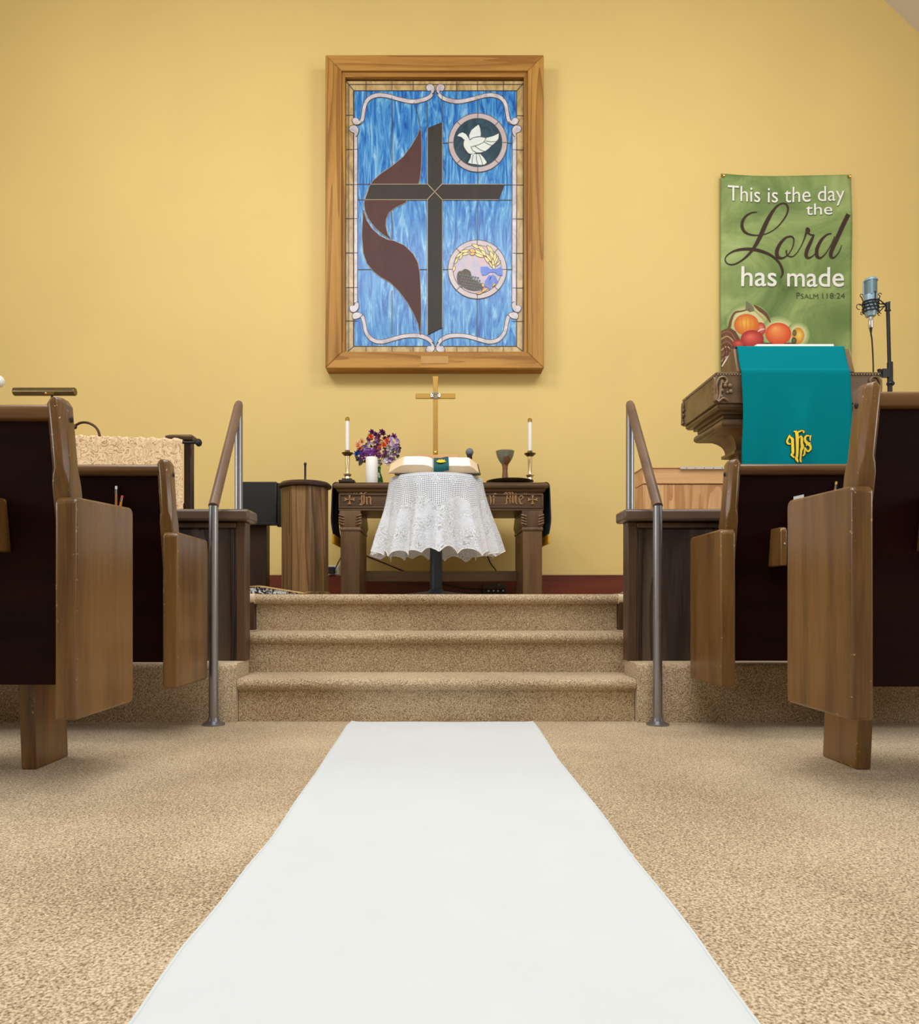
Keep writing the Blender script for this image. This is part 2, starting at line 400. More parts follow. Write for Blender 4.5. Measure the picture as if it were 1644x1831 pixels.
def scroll_cloth():
    m, nt, b = newmat('damask_cloth')
    tc = N(nt, 'ShaderNodeTexCoord'); n = N(nt, 'ShaderNodeTexNoise'); n.inputs['Scale'].default_value = 20; n.inputs['Detail'].default_value = 0; n.inputs['Distortion'].default_value = 2.2
    nt.links.new(tc.outputs['Object'], n.inputs['Vector'])
    m1 = N(nt, 'ShaderNodeMath', operation='MULTIPLY'); m1.inputs[1].default_value = 4.2; nt.links.new(n.outputs['Fac'], m1.inputs[0])
    m2 = N(nt, 'ShaderNodeMath', operation='FRACT'); nt.links.new(m1.outputs[0], m2.inputs[0])
    r = N(nt, 'ShaderNodeValToRGB'); e = r.color_ramp.elements
    e[0].position = .3; e[0].color = lin((238, 208, 164)); e[1].position = .72; e[1].color = lin((238, 210, 166))
    k = e.new(.42); k.color = lin((186, 146, 102)); k = e.new(.56); k.color = lin((188, 148, 104))
    nt.links.new(m2.outputs[0], r.inputs['Fac']); nt.links.new(r.outputs['Color'], b.inputs['Base Color'])
    b.inputs['Roughness'].default_value = .7; b.inputs['Sheen Weight'].default_value = .2
    return m
M['damask'] = scroll_cloth()
def lace_mat():
    m, nt, b = newmat('white_lace')
    tc = N(nt, 'ShaderNodeTexCoord'); sp = N(nt, 'ShaderNodeSeparateXYZ'); nt.links.new(tc.outputs['UV'], sp.inputs[0])
    def math(op, a, bb=None, c=None):
        n = N(nt, 'ShaderNodeMath', operation=op)
        for i, q in enumerate((a, bb, c)):
            if q is None: continue
            if isinstance(q, (int, float)): n.inputs[i].default_value = q
            else: nt.links.new(q, n.inputs[i])
        return n.outputs[0]
    U, V = sp.outputs[0], sp.outputs[1]
    pit = 0.0118
    uu = math('DIVIDE', U, pit); vv = math('DIVIDE', V, pit)
    fu = math('SUBTRACT', math('FRACT', uu), .5); fv = math('SUBTRACT', math('FRACT', vv), .5)
    d = math('SQRT', math('ADD', math('MULTIPLY', fu, fu), math('MULTIPLY', fv, fv)))
    hole = math('LESS_THAN', d, .27)
    # diamonds of closed crochet in the upper band, open dots elsewhere
    du = math('ABSOLUTE', math('SUBTRACT', math('FRACT', math('DIVIDE', U, .115)), .5)); dv = math('ABSOLUTE', math('SUBTRACT', math('DIVIDE', V, .115), .38))
    diam = math('ADD', du, dv)
    band = math('GREATER_THAN', diam, .25)
    zone = math('LESS_THAN', math('ADD', V, math('MULTIPLY', math('SINE', math('MULTIPLY', U, 27.0)), .022)), .165)
    top = math('MULTIPLY', math('MULTIPLY', hole, band), zone)
    rings = math('LESS_THAN', math('ABSOLUTE', math('SUBTRACT', math('FRACT', math('MULTIPLY', diam, 9.0)), .5)), .12)
    top2 = math('MULTIPLY', math('MULTIPLY', rings, math('SUBTRACT', 1.0, band)), .75)
    # floral lower part: warped contour lines
    n = N(nt, 'ShaderNodeTexNoise'); n.inputs['Scale'].default_value = 26; n.inputs['Detail'].default_value = 1; n.inputs['Distortion'].default_value = 1.3
    nt.links.new(tc.outputs['UV'], n.inputs['Vector'])
    fr = math('FRACT', math('MULTIPLY', n.outputs['Fac'], 8.0))
    con = math('LESS_THAN', math('ABSOLUTE', math('SUBTRACT', fr, .5)), .2)
    n2 = N(nt, 'ShaderNodeTexNoise'); n2.inputs['Scale'].default_value = 9; nt.links.new(tc.outputs['UV'], n2.inputs['Vector'])
    low = math('MULTIPLY', math('MULTIPLY', con, math('SUBTRACT', 1.0, zone)), math('MULTIPLY_ADD', n2.outputs['Fac'], 1.5, -.35))
    al = math('MAXIMUM', math('MAXIMUM', top, top2), low)
    al = math('MAXIMUM', math('MULTIPLY', al, .9), .03)
    b.inputs['Base Color'].default_value = lin((240, 246, 255)); b.inputs['Roughness'].default_value = .9; b.inputs['Specular IOR Level'].default_value = .1
    tr = N(nt, 'ShaderNodeBsdfTransparent'); tl = N(nt, 'ShaderNodeBsdfTranslucent'); tl.inputs[0].default_value = lin((248, 249, 252))
    mx0 = N(nt, 'ShaderNodeMixShader'); mx0.inputs[0].default_value = .2
    nt.links.new(b.outputs[0], mx0.inputs[1]); nt.links.new(tl.outputs[0], mx0.inputs[2])
    mx = N(nt, 'ShaderNodeMixShader'); nt.links.new(al, mx.inputs[0]); nt.links.new(mx0.outputs[0], mx.inputs[1]); nt.links.new(tr.outputs[0], mx.inputs[2])
    nt.links.new(mx.outputs[0], nt.nodes['Material Output'].inputs[0])
    return m
M['lace'] = lace_mat()
M['gl_blue'] = streaky('blue_opal_glass', [(24, 78, 158), (44, 116, 190), (84, 154, 208), (164, 206, 228)], 17, 2.6, dist=2.2, pos=[.32, .44, .56, .72])
M['gl_tan'] = streaky('tan_opal_glass', [(140, 112, 66), (182, 154, 102), (212, 188, 138)], 12, 5)
M['gl_white'] = streaky('mauve_white_glass', [(160, 148, 158), (196, 188, 194), (220, 216, 220)], 8, 8)
M['gl_black'] = streaky('black_olive_glass', [(38, 34, 26), (48, 43, 32)], 6, 2, .6)
M['gl_flame'] = streaky('oxblood_glass', [(68, 34, 32), (80, 44, 40)], 6, 2, .6)
M['gl_disc'] = streaky('slate_glass', [(34, 54, 66), (60, 86, 102)], 10, 6)
M['gl_dove'] = streaky('pale_glass', [(206, 218, 212), (226, 232, 226)], 8, 8)
M['gl_ring'] = streaky('grey_pink_glass', [(180, 166, 168), (200, 186, 188)], 8, 8)
M['gl_lilac'] = streaky('lilac_glass', [(150, 160, 184), (182, 168, 184), (206, 158, 164)], 14, 8)
M['gl_wheat'] = streaky('wheat_glass', [(204, 184, 104), (232, 214, 140)], 14, 8)
M['gl_amber'] = streaky('amber_glass', [(216, 160, 60), (228, 180, 70)], 14, 8)
M['gl_grape'] = streaky('grape_glass', [(34, 34, 26), (58, 58, 48)], 40, 40)
M['gl_bow'] = streaky('bow_glass', [(48, 88, 190), (72, 116, 212)], 14, 8)
M['lead'] = plain('lead_came', (92, 84, 76), .5, metal=.4)
M['leadlight'] = plain('bright_came', (168, 150, 122), .5, metal=.3)
M['ban_green'] = streaky('banner_print_green', [(84, 112, 56), (118, 142, 80), (146, 166, 100), (172, 188, 124)], 1.6, 1.6, .75, 1.0, pos=[.3, .45, .56, .7])
M['ban_white'] = plain('banner_white_print', (232, 232, 222), .75, var=.03)
M['ban_shadow'] = plain('banner_grey_print', (96, 108, 78), .75)
M['ban_brown'] = plain('banner_brown_print', (58, 36, 26), .75, var=.1)
M['ban_olive'] = plain('banner_olive_print', (72, 82, 44), .75)

# ------------------------------------------------------------------ the setting
WD = 5.75                      # distance of the chancel wall
ST = 0.532                     # stage height
AX, AZ, SLOPE = 0.0, 8.55, 0.935
def roofz(x): return AZ-abs(x)*SLOPE
struct(MB().box(-6, 6, -6, 3.6, -.1, 0).build('floor', M['carpet'], loc=(0, 0, 0)))
struct(MB().prism([(-6, WD, 0), (6, WD, 0), (6, WD, roofz(6)), (0, WD, AZ), (-6, WD, roofz(6))], (0, .15, 0)).build('wall_front', M['wall'], loc=(0, WD, 0)))
struct(MB().box(-6.15, -6, -6, WD, 0, roofz(6)).build('wall_left', M['sidewall'], loc=(-6, 0, 0)))
struct(MB().box(6, 6.15, -6, WD, 0, roofz(6)).build('wall_right', M['sidewall'], loc=(6, 0, 0)))
struct(MB().prism([(-6, -6, 0), (6, -6, 0), (6, -6, roofz(6)), (0, -6, AZ), (-6, -6, roofz(6))], (0, -.15, 0)).build('wall_rear', M['sidewall'], loc=(0, -6, 0)))
c = MB()
for s in (-1, 1):
    c.prism([(0, -6, AZ), (s*6, -6, roofz(6)), (s*6, -6, roofz(6)+.12), (0, -6, AZ+.12)], (0, 6+WD, 0))
struct(c.build('ceiling', M['ceil'], loc=(0, 0, AZ)))
# stage and stairs
D1, D2, D3 = 3.03, 3.30, 3.575
stg = MB().box(-6, 6, D3+.014, WD, 0, ST)
for s in (-1, 1): stg.box(s*.862, s*6, 3.212, D3+.014, 0, .36).box(s*.822, s*.863, 3.205, 3.4, 0, .178)
stg.box(-6, -.928, 3.212, D3+.014, .36, ST).box(.928, 6, 3.212, D3+.014, .36, ST)
struct(stg.build('stage', M['carpet'], loc=(0, D3, 0)))
stairs = empty('stairs', (0, D1, 0), kind='structure')
def step(name, Dr, z0, z1, xw, nose, depth):
    r = .024; m = MB()
    yz = [(Dr+depth, z0), (Dr, z0), (Dr, z1-2*r)]
    for k in range(7):
        a = radians(-90-30*k)
        yz.append((Dr-nose+r+r*cos(a), z1-r+r*sin(a)))
    yz.append((Dr+depth, z1))
    m.sideprism(yz, -xw, xw); return m.build(name, M['carpet'], stairs, ang=50)
step('step', D1, 0, .179, .824, .03, .29)
step('step', D2, .179, .356, .86, .025, .30)
step('step', D3, .356, ST+.002, .885, .035, .02)
for s in (-1, 1):
    MB().box(s*.887, s*.925, D3-.04, D3+.1, .30, ST-.03).build('stair_stringer', M['trim_wood'], stairs)
    MB().sideprism(rounded(D3-.045, ST-.045, D3+.08, ST+.004, .02), s*.885, s*.925).build('worn_nosing', M['pageedge'], stairs)
# low carpeted ledges on both sides
for s, nm in ((-1, 'trim_1'), (1, 'trim_2')):
    yz = [(3.2, 0), (3.0, 0)]+[(3.022-.022*cos(radians(a)), .243-.022+.022*sin(radians(a))) for a in (0, 30, 60, 90)]+[(3.2, .243)]
    struct(MB().sideprism(yz, s*.826, s*6).build(nm, M['carpet'], loc=(s*3, 3.0, 0)))
# panelled half walls in front of the stage
for s, nm in ((-1, 'wall_rail_left'), (1, 'wall_rail_right')):
    r = empty(nm, (s*3, 3.16, .243), kind='structure')
    MB().box(s*.835, s*5.9, 3.135, 3.2, .243, .842).build('panel', M['panel_wood'], r)
    MB().box(s*.822, s*.862, 3.128, 3.21, .243, .842).build('corner_post', M['trim_wood'], r, bevel=.004)
    MB().box(s*.86, s*5.9, 3.118, 3.135, .815, .838).build('moulding', M['trim_wood'], r, bevel=.004)
    MB().box(s*.797, s*5.9, 3.085, 3.245, .842, .892).build('cap', M['rail_wood'], r, bevel=.012, seg=3)
    MB().box(s*.872, s*.884, 3.127, 3.136, .25, .812).build('corner_bead', M['darkwood'], r, bevel=.003)
struct(MB().box(-5.9, 5.9, WD-.022, WD, ST, .707).build('baseboard_front', M['base_wood'], loc=(0, WD, ST), bevel=.004))

# ------------------------------------------------------------------ aisle runner
edL = [(632, 1291.5), (620, 1302), (583, 1360), (566, 1387), (529, 1440), (488, 1503), (444, 1557), (390, 1630), (327, 1704), (283, 1768), (244, 1829)]
edR = [(950, 1291.5), (957, 1298), (978, 1330), (998, 1363), (1034, 1408), (1073, 1458), (1133, 1541), (1201, 1626), (1245, 1684), (1284, 1741), (1346, 1829)]
def onfloor(px, py):
    D = H*F/(py-HY); return Vector((XX(px, D), D, 0))
L = [onfloor(*p) for p in edL]; R = [onfloor(*p) for p in edR]
def xat(E, y):
    for a, b in zip(E, E[1:]):
        if b.y <= y <= a.y: t = (a.y-y)/(a.y-b.y+1e-9); return a.x+(b.x-a.x)*t
    return E[-1].x if y < E[-1].y else E[0].x
rows = []; ny = 90
for i in range(ny+1):
    y = 2.985-(2.985+.6)*(i/ny); a, b = xat(L, y), xat(R, y); row = []
    for k in range(25):
        t = k/24; e = min(t, 1-t)
        z = .006+.0012*sin(y*9+t*5)*sin(t*9+y*3)+.0025*max(0, 1-e*40)
        row.append((a+(b-a)*t, y, z))
    rows.append(row)
m = MB(); m.grid(rows)
base = len(m.v)
for r_ in (0,): pass
bot = [[(p[0], p[1], .0008) for p in row] for row in rows]
rim = [rows[0], bot[0]]; m.grid(rim)
m.grid([[r[0] for r in rows], [r[0] for r in bot]]); m.grid([[r[-1] for r in bot], [r[-1] for r in rows]])
o = m.build('aisle_runner', M['runner'], loc=(0, 1.5, 0), recalc=True)
tag(o, 'long white cloth runner laid down the aisle to the foot of the carpeted stairs', 'aisle runner')
hm = MB()
for k in (0, 24): hm.tube([Vector(r[k])-Vector((0, 0, .001)) for r in rows], .0028, 8)
hm.build('hem', M['runner'], o)

# ------------------------------------------------------------------ pews
def pew(s, X, Dn, Df, zb, ztn, ztf, zpost, zrail, leg_in, label, leg_y=.30, leg_d=.2):
    r = empty('pew', (s*(X+1.35), Dn+.2, 0), label, 'pew', 'dark wooden pews beside the aisle')
    L_ = 2.7
    for k, x0 in enumerate((X, X+L_-.055)):
        x1 = x0+.055
        rr = .022; yz = [(Dn, zb), (Dn, ztn-.012), (Dn+.012, ztn)]
        yz += [(Df-rr+rr*sin(radians(a)), ztf-rr+rr*cos(radians(a))) for a in (0, 22, 45, 67, 90)]
        yz += [(Df-.016+.016*cos(radians(a)), zb+.016-.016*sin(radians(a))) for a in (0, 45, 90)]
        MB().sideprism(yz, s*x0, s*x1).build('arm_panel', M['pewend'], r, bevel=.007, seg=3)
        # leaning upright above the arm, chamfered head
        xa, xb = (x0+.026, x0+.072) if k == 0 else (x0-.011, x0+.029); po = MB()
        def lean(z): return Dn-.022+.045*(zpost-z)/(zpost-ztn)
        lev = []; zs = (ztn-.12, ztn+.035, ztn+.06, ztn+.075, zpost-.016, zpost)
        for z, e, ch in zip(zs, (0, 0, 0, 0, 0, .008), (.003, .003, .008, .013, .013, .011)):
            y0 = lean(z)+e; y1 = lean(z)+.068-e
            lev.append([(xa+e, y0+ch), (xa+ch+e, y0), (xb-ch-e, y0), (xb-e, y0+ch), (xb-e, y1-ch), (xb-ch-e, y1), (xa+ch+e, y1), (xa+e, y1-ch)])
        rowsP = [[(s*p[0], p[1], z) for p in l] for l, z in zip(lev, zs)]
        po.grid(rowsP, closed=True); n0 = len(po.v)
        po.f.append(tuple(range(n0-8, n0))); po.m.append(0); po.f.append(tuple(range(7, -1, -1))); po.m.append(0)
        pp = po.build('upright', M['pewend'], r, bevel=.003, recalc=True)
        sx = xa if k == 0 else xb
        MB().ball((s*sx, lean(zpost-.045)+.040, zpost-.048), .0085, n=12, sz=(.6, 1, 1)).build('bolt', M['blackmetal'], pp)
    xi, xo = X+.05, X+L_-.05
    # back board leaning towards the viewer at the top
    MB().sideprism([(Dn+.12, .274), (Dn+.012, zrail-.03), (Dn+.034, zrail-.03), (Dn+.145, .274)], s*xi, s*xo).build('backrest', M['pewback'], r)
    yz = rounded(Dn-.012, zrail-.040, Dn+.042, zrail, .017)
    MB().sideprism(yz, s*xi, s*xo).build('top_rail', M['pewrail'], r)
    MB().sideprism([(Dn+.12, .40), (Df+.05, .43), (Df+.05, .455), (Dn+.115, .425)], s*xi, s*xo).build('seat', M['pewend'], r, bevel=.005)
    for xq in (X+leg_in, X+L_-leg_in-.045):
        MB().sideprism([(Dn+leg_y+.01, 0), (Dn+leg_y-.02, .425), (Dn+leg_y+leg_d-.03, .425), (Dn+leg_y+leg_d, 0)], s*xq, s*(xq+.045)).build('leg', M['pewend'], r, bevel=.005)
    # book rack on the back
    def bd(z): return Dn+.012+.108*(zrail-.03-z)/(zrail-.03-.274)
    rk = MB(); zt, zl = .765, .632; xr = X+.2; yt = bd(zt)
    rk.box(s*(xr+.02), s*(xo-.17), yt-.075, yt-.062, zl+.01, zt-.012).box(s*(xr+.02), s*(xo-.17), yt-.075, bd(zl)-.001, zl, zl+.012)
    rk = rk.build('book_rack', M['pewback'], r)
    for xq in (xr, xo-.17):
        e = MB().sideprism([(yt-.085, zl-.005), (yt-.085, zt-.01), (yt-.075, zt), (yt-.002, zt), (bd(zl)-.002, zl-.005)], s*xq, s*(xq+.022)).build('rack_end', M['pewend'], rk, bevel=.004)
    MB().ball((s*(xr+.012), yt-.086, zt-.06), .004, n=8).build('screw', M['silver'], rk)
    return r, bd
pew(-1, .916, 1.85, 2.20, .197, .766, .780, 1.016, 1.000, .272, 'nearest pew on the left of the aisle, cut off by the left edge')
_, bdL = pew(-1, .916, 2.577, 2.915, .190, .746, .744, 1.000, .984, .604, 'second pew on the left of the aisle, with two pencils in its book rack', .28, .13)
pew(1, 1.03, 1.805, 2.142, .204, .788, .795, 1.040, 1.020, .215, 'nearest pew on the right of the aisle, cut off by the right edge', .345)
_, bdR = pew(1, 1.03, 2.64, 2.96, .188, .762, .758, 1.012, .998, .57, 'second pew on the right of the aisle, standing in front of the pulpit', .21, .13)

# pencils and the card in the pew racks
def pencil(p0, p1, body, tipm, label, gp=None):
    p0, p1 = Vector(p0), Vector(p1); r = empty('pencil', p0, label, 'pencil', gp); d = p1-p0
    MB().tube([p0, p0+d*.86], .0042, 6).build('shaft', body, r)
    MB().tube([p0+d*.86, p0+d*.94], .0046, 10).build('ferrule', M['silver'], r)
    MB().tube([p0+d*.94, p0+d*.985, p1], [.0042, .0042, .003], 10).build('eraser', tipm, r)
yr = bdL(.70)-.03
pencil(P(207, 965, yr), P(208, 869, yr-.01), M['pencil_b'], M['wax'], 'upright brown pencil with a pale worn eraser in the rack of the second left pew')
pencil(P(204, 962, yr+.004), P(219, 886, yr-.008), M['pencil_y'], M['eraser'], 'tilted yellow pencil with a red eraser in the rack of the second left pew')
yr = bdR(.70)-.03
pencil(P(1484, 950, yr), P(1496, 861, yr-.01), M['pencil_y'], M['gold_thread'], 'small golden pencil in the rack of the second right pew')
o = MB().prism([P(1416, 950, yr), P(1440, 946, yr), P(1438, 884, yr-.005), P(1420, 888, yr-.005)], (0, .002, 0)).build('card', M['wax'])
tag(o, 'small white card standing in the book rack of the second right pew', 'card')

# ------------------------------------------------------------------ handrails
def handrail(s, xb, xt, label):
    Db, Du = 2.945, 3.385
    b0 = Vector((XX(xb, Db), Db, 0)); t0 = Vector((b0.x, Db, ZZ(903, Db)-.004)); t1 = Vector((XX(xt, Du), Du, ZZ(724, Du)))
    r = empty('handrail', b0, label, 'handrail', 'steel handrails at the stairs')
    MB().tube([b0, t0], .0185, 20).build('lower_post', M['chrome'], r)
    MB().lathe(b0, [(.046, .001), (.046, .006), (.034, .012), (.024, .016), (.021, .03)], 24).build('floor_flange', M['chrome'], r)
    MB().tube([Vector((t1.x, t1.y, ST)), t1-Vector((0, 0, .012))], .0185, 20).build('upper_post', M['chrome'], r)
    MB().lathe((t1.x, t1.y, ST), [(.046, .001), (.046, .006), (.034, .012), (.024, .016), (.021, .03)], 24).build('floor_flange', M['chrome'], r)
    d = (t1-t0).normalized()
    pts = [t0-d*.002, t0+d*.03, t1-d*.01, t1+d*.012, t1+d*.02]
    MB().tube(pts, [.0205, .0205, .0205, .016, .006], 20).build('handrail_bar', M['hand_wood'], r)
handrail(-1, 382, 427, 'steel handrail with a brown grip on the left of the stairs')
handrail(1, 1176.5, 1127, 'steel handrail with a brown grip on the right of the stairs')

# ------------------------------------------------------------------ stained glass panel on the wall
GD = 5.605                       # front of the frame
gr = empty('stained_glass_panel', P(778, 669, WD), 'oak-framed stained glass panel with a black cross and dark red flame', 'stained glass')
def Pf(x, y, d): return P(x, y, d) if abs(d-GD) < 1e-6 else Vector((XX(x, GD), d, ZZ(y, GD)))
x0, x1, y0, y1 = 582, 973, 98, 658; wx, wt, wb = 29, 28, 28
outer = [(x0, y0), (x1, y0), (x1, y1), (x0, y1)]; inner = [(x0+wx, y0+wt), (x1-wx, y0+wt), (x1-wx, y1-wb), (x0+wx, y1-wb)]
for k in range(4):
    j = (k+1) % 4
    poly = [outer[k], outer[j], inner[j], inner[k]]
    MB().prism([Pf(a, b, GD) for a, b in poly], (0, WD-GD, 0)).build('frame_rail', M['oakh'] if k in (0, 2) else M['oakv'], gr, bevel=.006)
outer2 = inner; inner2 = [(x0+wx+6, y0+wt+8), (x1-wx-6, y0+wt+8), (x1-wx-6, y1-wb-3), (x0+wx+6, y1-wb-3)]
ln = MB()
for k in range(4):
    j = (k+1) % 4
    ln.prism([Pf(a, b, GD+.02) for a, b in (outer2[k], outer2[j], inner2[j], inner2[k])], (0, WD-GD-.03, 0), 0 if k in (0, 2) else 1)
ln.build('frame_liner', [M['oakh'], M['oakv']], gr, bevel=.002)
MB().prism([Pf(a, b, GD-.003) for a, b in ((753, 637), (802, 637), (802, 650), (753, 650))], (0, .004, 0)).build('name_plate', M['plate_oak'], gr)
GG = GD+.052                     # glass surface
def g1(x, y, d): q = (570+x/3.914, 80+y/3.914); return Vector((XX(q[0], GD), d, ZZ(q[1], GD)))
def g2(x, y, d): return g1(x, y+1135, d)
t = .004
MB().poly([(180, 215), (1460, 215), (1460, 2150), (180, 2150)], g1, GG+.006, .02).build('backing', M['lead'], gr)
bl = MB(); bl.poly([(236, 286), (1394, 286), (1394, 2096), (236, 2096)], g1, GG, t+.002); bl.build('blue_glass', M['gl_blue'], gr)
bd_ = MB()
bd_.poly([(186, 222), (1452, 222), (1392, 290), (242, 290)], g1, GG, t).poly([(186, 2140), (242, 2094), (1390, 2094), (1446, 2140)], g1, GG, t)
bd_.poly([(186, 222), (242, 290), (242, 2094), (186, 2140)], g1, GG, t).poly([(1452, 222), (1446, 2140), (1390, 2094), (1392, 290)], g1, GG, t)
bd_.build('border_glass', M['gl_tan'], gr)
rb = MB(); e = GG-.003
rb.poly([(243, 590), (268, 590), (268, 1785), (243, 1785)], g1, e, t).poly([(1362, 590), (1390, 590), (1386, 1810), (1357, 1810)], g1, e, t)
def mir(pts): return [(1634-x, y) for x, y in pts]
scr = [(800, 300), (775, 335), (720, 358), (650, 367), (560, 350), (480, 328), (410, 322), (350, 345), (320, 390), (309, 450), (298, 500), (270, 522), (245, 510)]
sw = [16, 24, 26, 26, 24, 24, 26, 24, 22, 22, 22, 20, 14]
blobs = [[(752, 268), (765, 250), (790, 248), (808, 265), (808, 292), (795, 312), (785, 290), (765, 292)], [(230, 500), (245, 484), (268, 488), (280, 505), (296, 508), (275, 528), (245, 526)], [(210, 560), (222, 542), (250, 538), (272, 560), (270, 590), (255, 612), (245, 590), (222, 580)]]
sb2 = [(800, 950), (775, 915), (730, 892), (680, 884), (600, 888), (520, 908), (440, 928), (375, 915), (330, 865), (314, 800), (300, 750), (268, 740), (245, 750)]
blobs2 = [[(752, 985), (765, 1000), (790, 1000), (808, 985), (808, 958), (795, 935), (785, 960), (765, 960)], [(232, 745), (245, 725), (275, 722), (300, 735), (285, 755), (262, 765), (240, 765)], [(212, 690), (225, 715), (252, 715), (272, 690), (274, 660), (258, 650), (245, 672), (222, 675)]]
ldm = MB()
for fn, main, bb in ((g1, scr, blobs), (g2, sb2, blobs2)):
    for f_ in (lambda q: q, mir):
        rb.ribbon(f_(main), sw, fn, e-.001, t)
        ldm.ribbon(f_(main), [v+9 for v in sw], fn, e, t)
        for q in bb:
            q2 = f_(q); rb.poly(smooth_closed(q2), fn, e-.002, t)
            cx_ = sum(p[0] for p in q2)/len(q2); cy_ = sum(p[1] for p in q2)/len(q2)
            ldm.poly(smooth_closed([(cx_+(a-cx_)*1.16, cy_+(b-cy_)*1.16) for a, b in q2]), fn, e-.001, t)
rb.build('scroll_border', M['gl_white'], gr)
# lead lines
def line(a, b, fn=g1, w_=4): ldm.ribbon([a, b], w_, fn, GG-.0045, .004, sub=1)
for y in (463, 705, 953, 1192, 1435, 1680, 1915): line((188, y), (268 if y > 600 else 242, y)); line((1362 if y > 600 else 1392, y+3), (1450, y+3))
for x in (328, 510, 660, 968, 1115, 1298): line((x, 224), (x, 290)); line((x, 2094), (x, 2138))
for a, b in (((186, 222), (242, 290)), ((1452, 222), (1392, 290)), ((186, 2140), (242, 2094)), ((1446, 2140), (1390, 2094)), ((242, 290), (1392, 290)), ((242, 2094), (1390, 2094)), ((242, 290), (242, 2094)), ((1391, 290), (1390, 2094)), ((268, 590), (268, 1790)), ((1361, 590), (1357, 1810)), ((205, 246), (1435, 246)), ((205, 246), (205, 2130)), ((1440, 246), (1434, 2130)),
             ((510, 330), (512, 940)), ((510, 1150), (512, 1350)), ((512, 1700), (512, 2010)), ((1115, 345), (1117, 450)), ((1117, 866), (1117, 950)), ((1115, 1062), (1115, 1345)), ((1113, 1765), (1113, 2050)), ((868, 660), (908, 660)), ((1326, 660), (1362, 660)), ((868, 1552), (905, 1552)), ((1320, 1552), (1360, 1552)), ((268, 1552), (370, 1552)), ((706, 1552), (760, 1552)),
             ((268, 950), (360, 950)), ((696, 950), (760, 950)), ((268, 1060), (320, 1060)), ((620, 1060), (760, 1060)), ((1300, 955), (1362, 955)), ((1265, 1062), (1362, 1062)), ((865, 300), (865, 520)), ((760, 376), (762, 560)), ((865, 1960), (865, 2090)), ((328, 290), (330, 350)), ((1298, 290), (1298, 350)), ((968, 290), (968, 350))): line(a, b)
ldm.ribbon([(665, 375), (690, 450), (712, 555)], 4, g1, GG-.0045, .004)
ldm.build('lead_came', M['lead'], gr)
fl = MB(); ll = MB()
fu = [(712, 555), (690, 610), (650, 680), (590, 760), (510, 825), (430, 880), (375, 930), (342, 985), (320, 1050), (315, 1090), (322, 1140), (345, 1195), (390, 1255), (440, 1300), (500, 1340), (478, 1300), (465, 1240), (469, 1195), (490, 1150), (540, 1112), (600, 1085), (640, 1040), (690, 970), (706, 920), (714, 850), (718, 780), (719, 680), (716, 600)]
fw = [(310, 1135), (303, 1230), (300, 1320), (310, 1440), (335, 1510), (380, 1565), (430, 1605), (500, 1645), (560, 1705), (620, 1785), (665, 1865), (695, 1935), (712, 2015), (716, 1835), (712, 1695), (706, 1575), (692, 1505), (660, 1445), (600, 1385), (525, 1352), (478, 1343), (425, 1316), (370, 1266), (330, 1205)]
for q in (fu, fw):
    fl.poly(q, g1, GG-.006, .004)
    ll.ribbon(q+[q[0]], 6, g1, GG-.005, .004, sub=1)
fl.build('flame', M['gl_flame'], gr)
cr = MB(); cy = GG-.008
cr.poly([(765, 555), (865, 515), (865, 955), (1305, 955), (1265, 1062), (865, 1062), (865, 1965), (763, 2015), (763, 1062), (320, 1062), (362, 955), (763, 955)], g1, cy, .006)
cr.build('cross', M['gl_black'], gr)
for a, b in (((760, 950), (865, 1062)), ((865, 950), (760, 1062)), ((345, 985), (320, 1058))): ll.ribbon([a, b], 5, g1, cy-.001, .003, sub=1)
for a, b in (((360, 953), (760, 953)), ((865, 953), (1305, 953)), ((320, 1062), (760, 1062)), ((865, 1062), (1265, 1062)), ((762, 555), (762, 950)), ((762, 1062), (762, 2015)), ((867, 515), (867, 950)), ((867, 1062), (867, 1965))): ll.ribbon([a, b], 4, g1, cy-.0005, .003, sub=1)
ll.build('bright_came', M['leadlight'], gr)
def medallion(cx_, cy_, R, rin, name):
    q = GG-.004
    m1 = MB().poly(ring(cx_, cy_, R+5, 56), g1, q-.0005, .004, 1).poly(ring(cx_, cy_, R, 56), g1, q-.0015, .004, 0).poly(ring(cx_, cy_, rin+4, 56), g1, q-.0025, .004, 1)
    for k in range(8):
        a = 2*pi*k/8; m1.ribbon([(cx_+rin*cos(a), cy_+rin*sin(a)), (cx_+R*cos(a), cy_+R*sin(a))], 5, g1, q-.0024, .002, 1, sub=1)
    return m1.build(name, [M['gl_ring'], M['lead']], gr), q-.0035
md, q = medallion(1117, 658, 205, 169, 'dove_medallion')
MB().poly(ring(1117, 658, 169, 56), g1, q, .003).build('medallion_ground', M['gl_disc'], md)
dv = MB()
for ip, pl in enumerate(([(972, 612), (985, 598), (1008, 588), (1032, 600), (1050, 625), (1060, 645), (1085, 628), (1130, 620), (1175, 628), (1160, 655), (1125, 675), (1095, 690), (1105, 730), (1080, 742), (1050, 735), (1030, 715), (1018, 690), (1015, 660), (1022, 640), (1000, 620)],
           [(1060, 640), (1055, 610), (1070, 575), (1098, 550), (1122, 534), (1133, 560), (1138, 600), (1135, 617), (1085, 625)],
           [(1175, 628), (1225, 615), (1265, 596), (1262, 630), (1245, 655), (1215, 680), (1190, 705), (1165, 722), (1135, 730), (1105, 730), (1070, 690), (1095, 690), (1125, 675), (1160, 655)],
           [(1070, 740), (1065, 770), (1048, 803), (1075, 810), (1100, 812), (1130, 818), (1165, 815), (1180, 800), (1160, 770), (1135, 742), (1105, 742)])):
    dv.poly(pl, g1, q-.0016-.0003*ip, .002)
dv.build('dove', M['gl_dove'], md)
dl = MB()
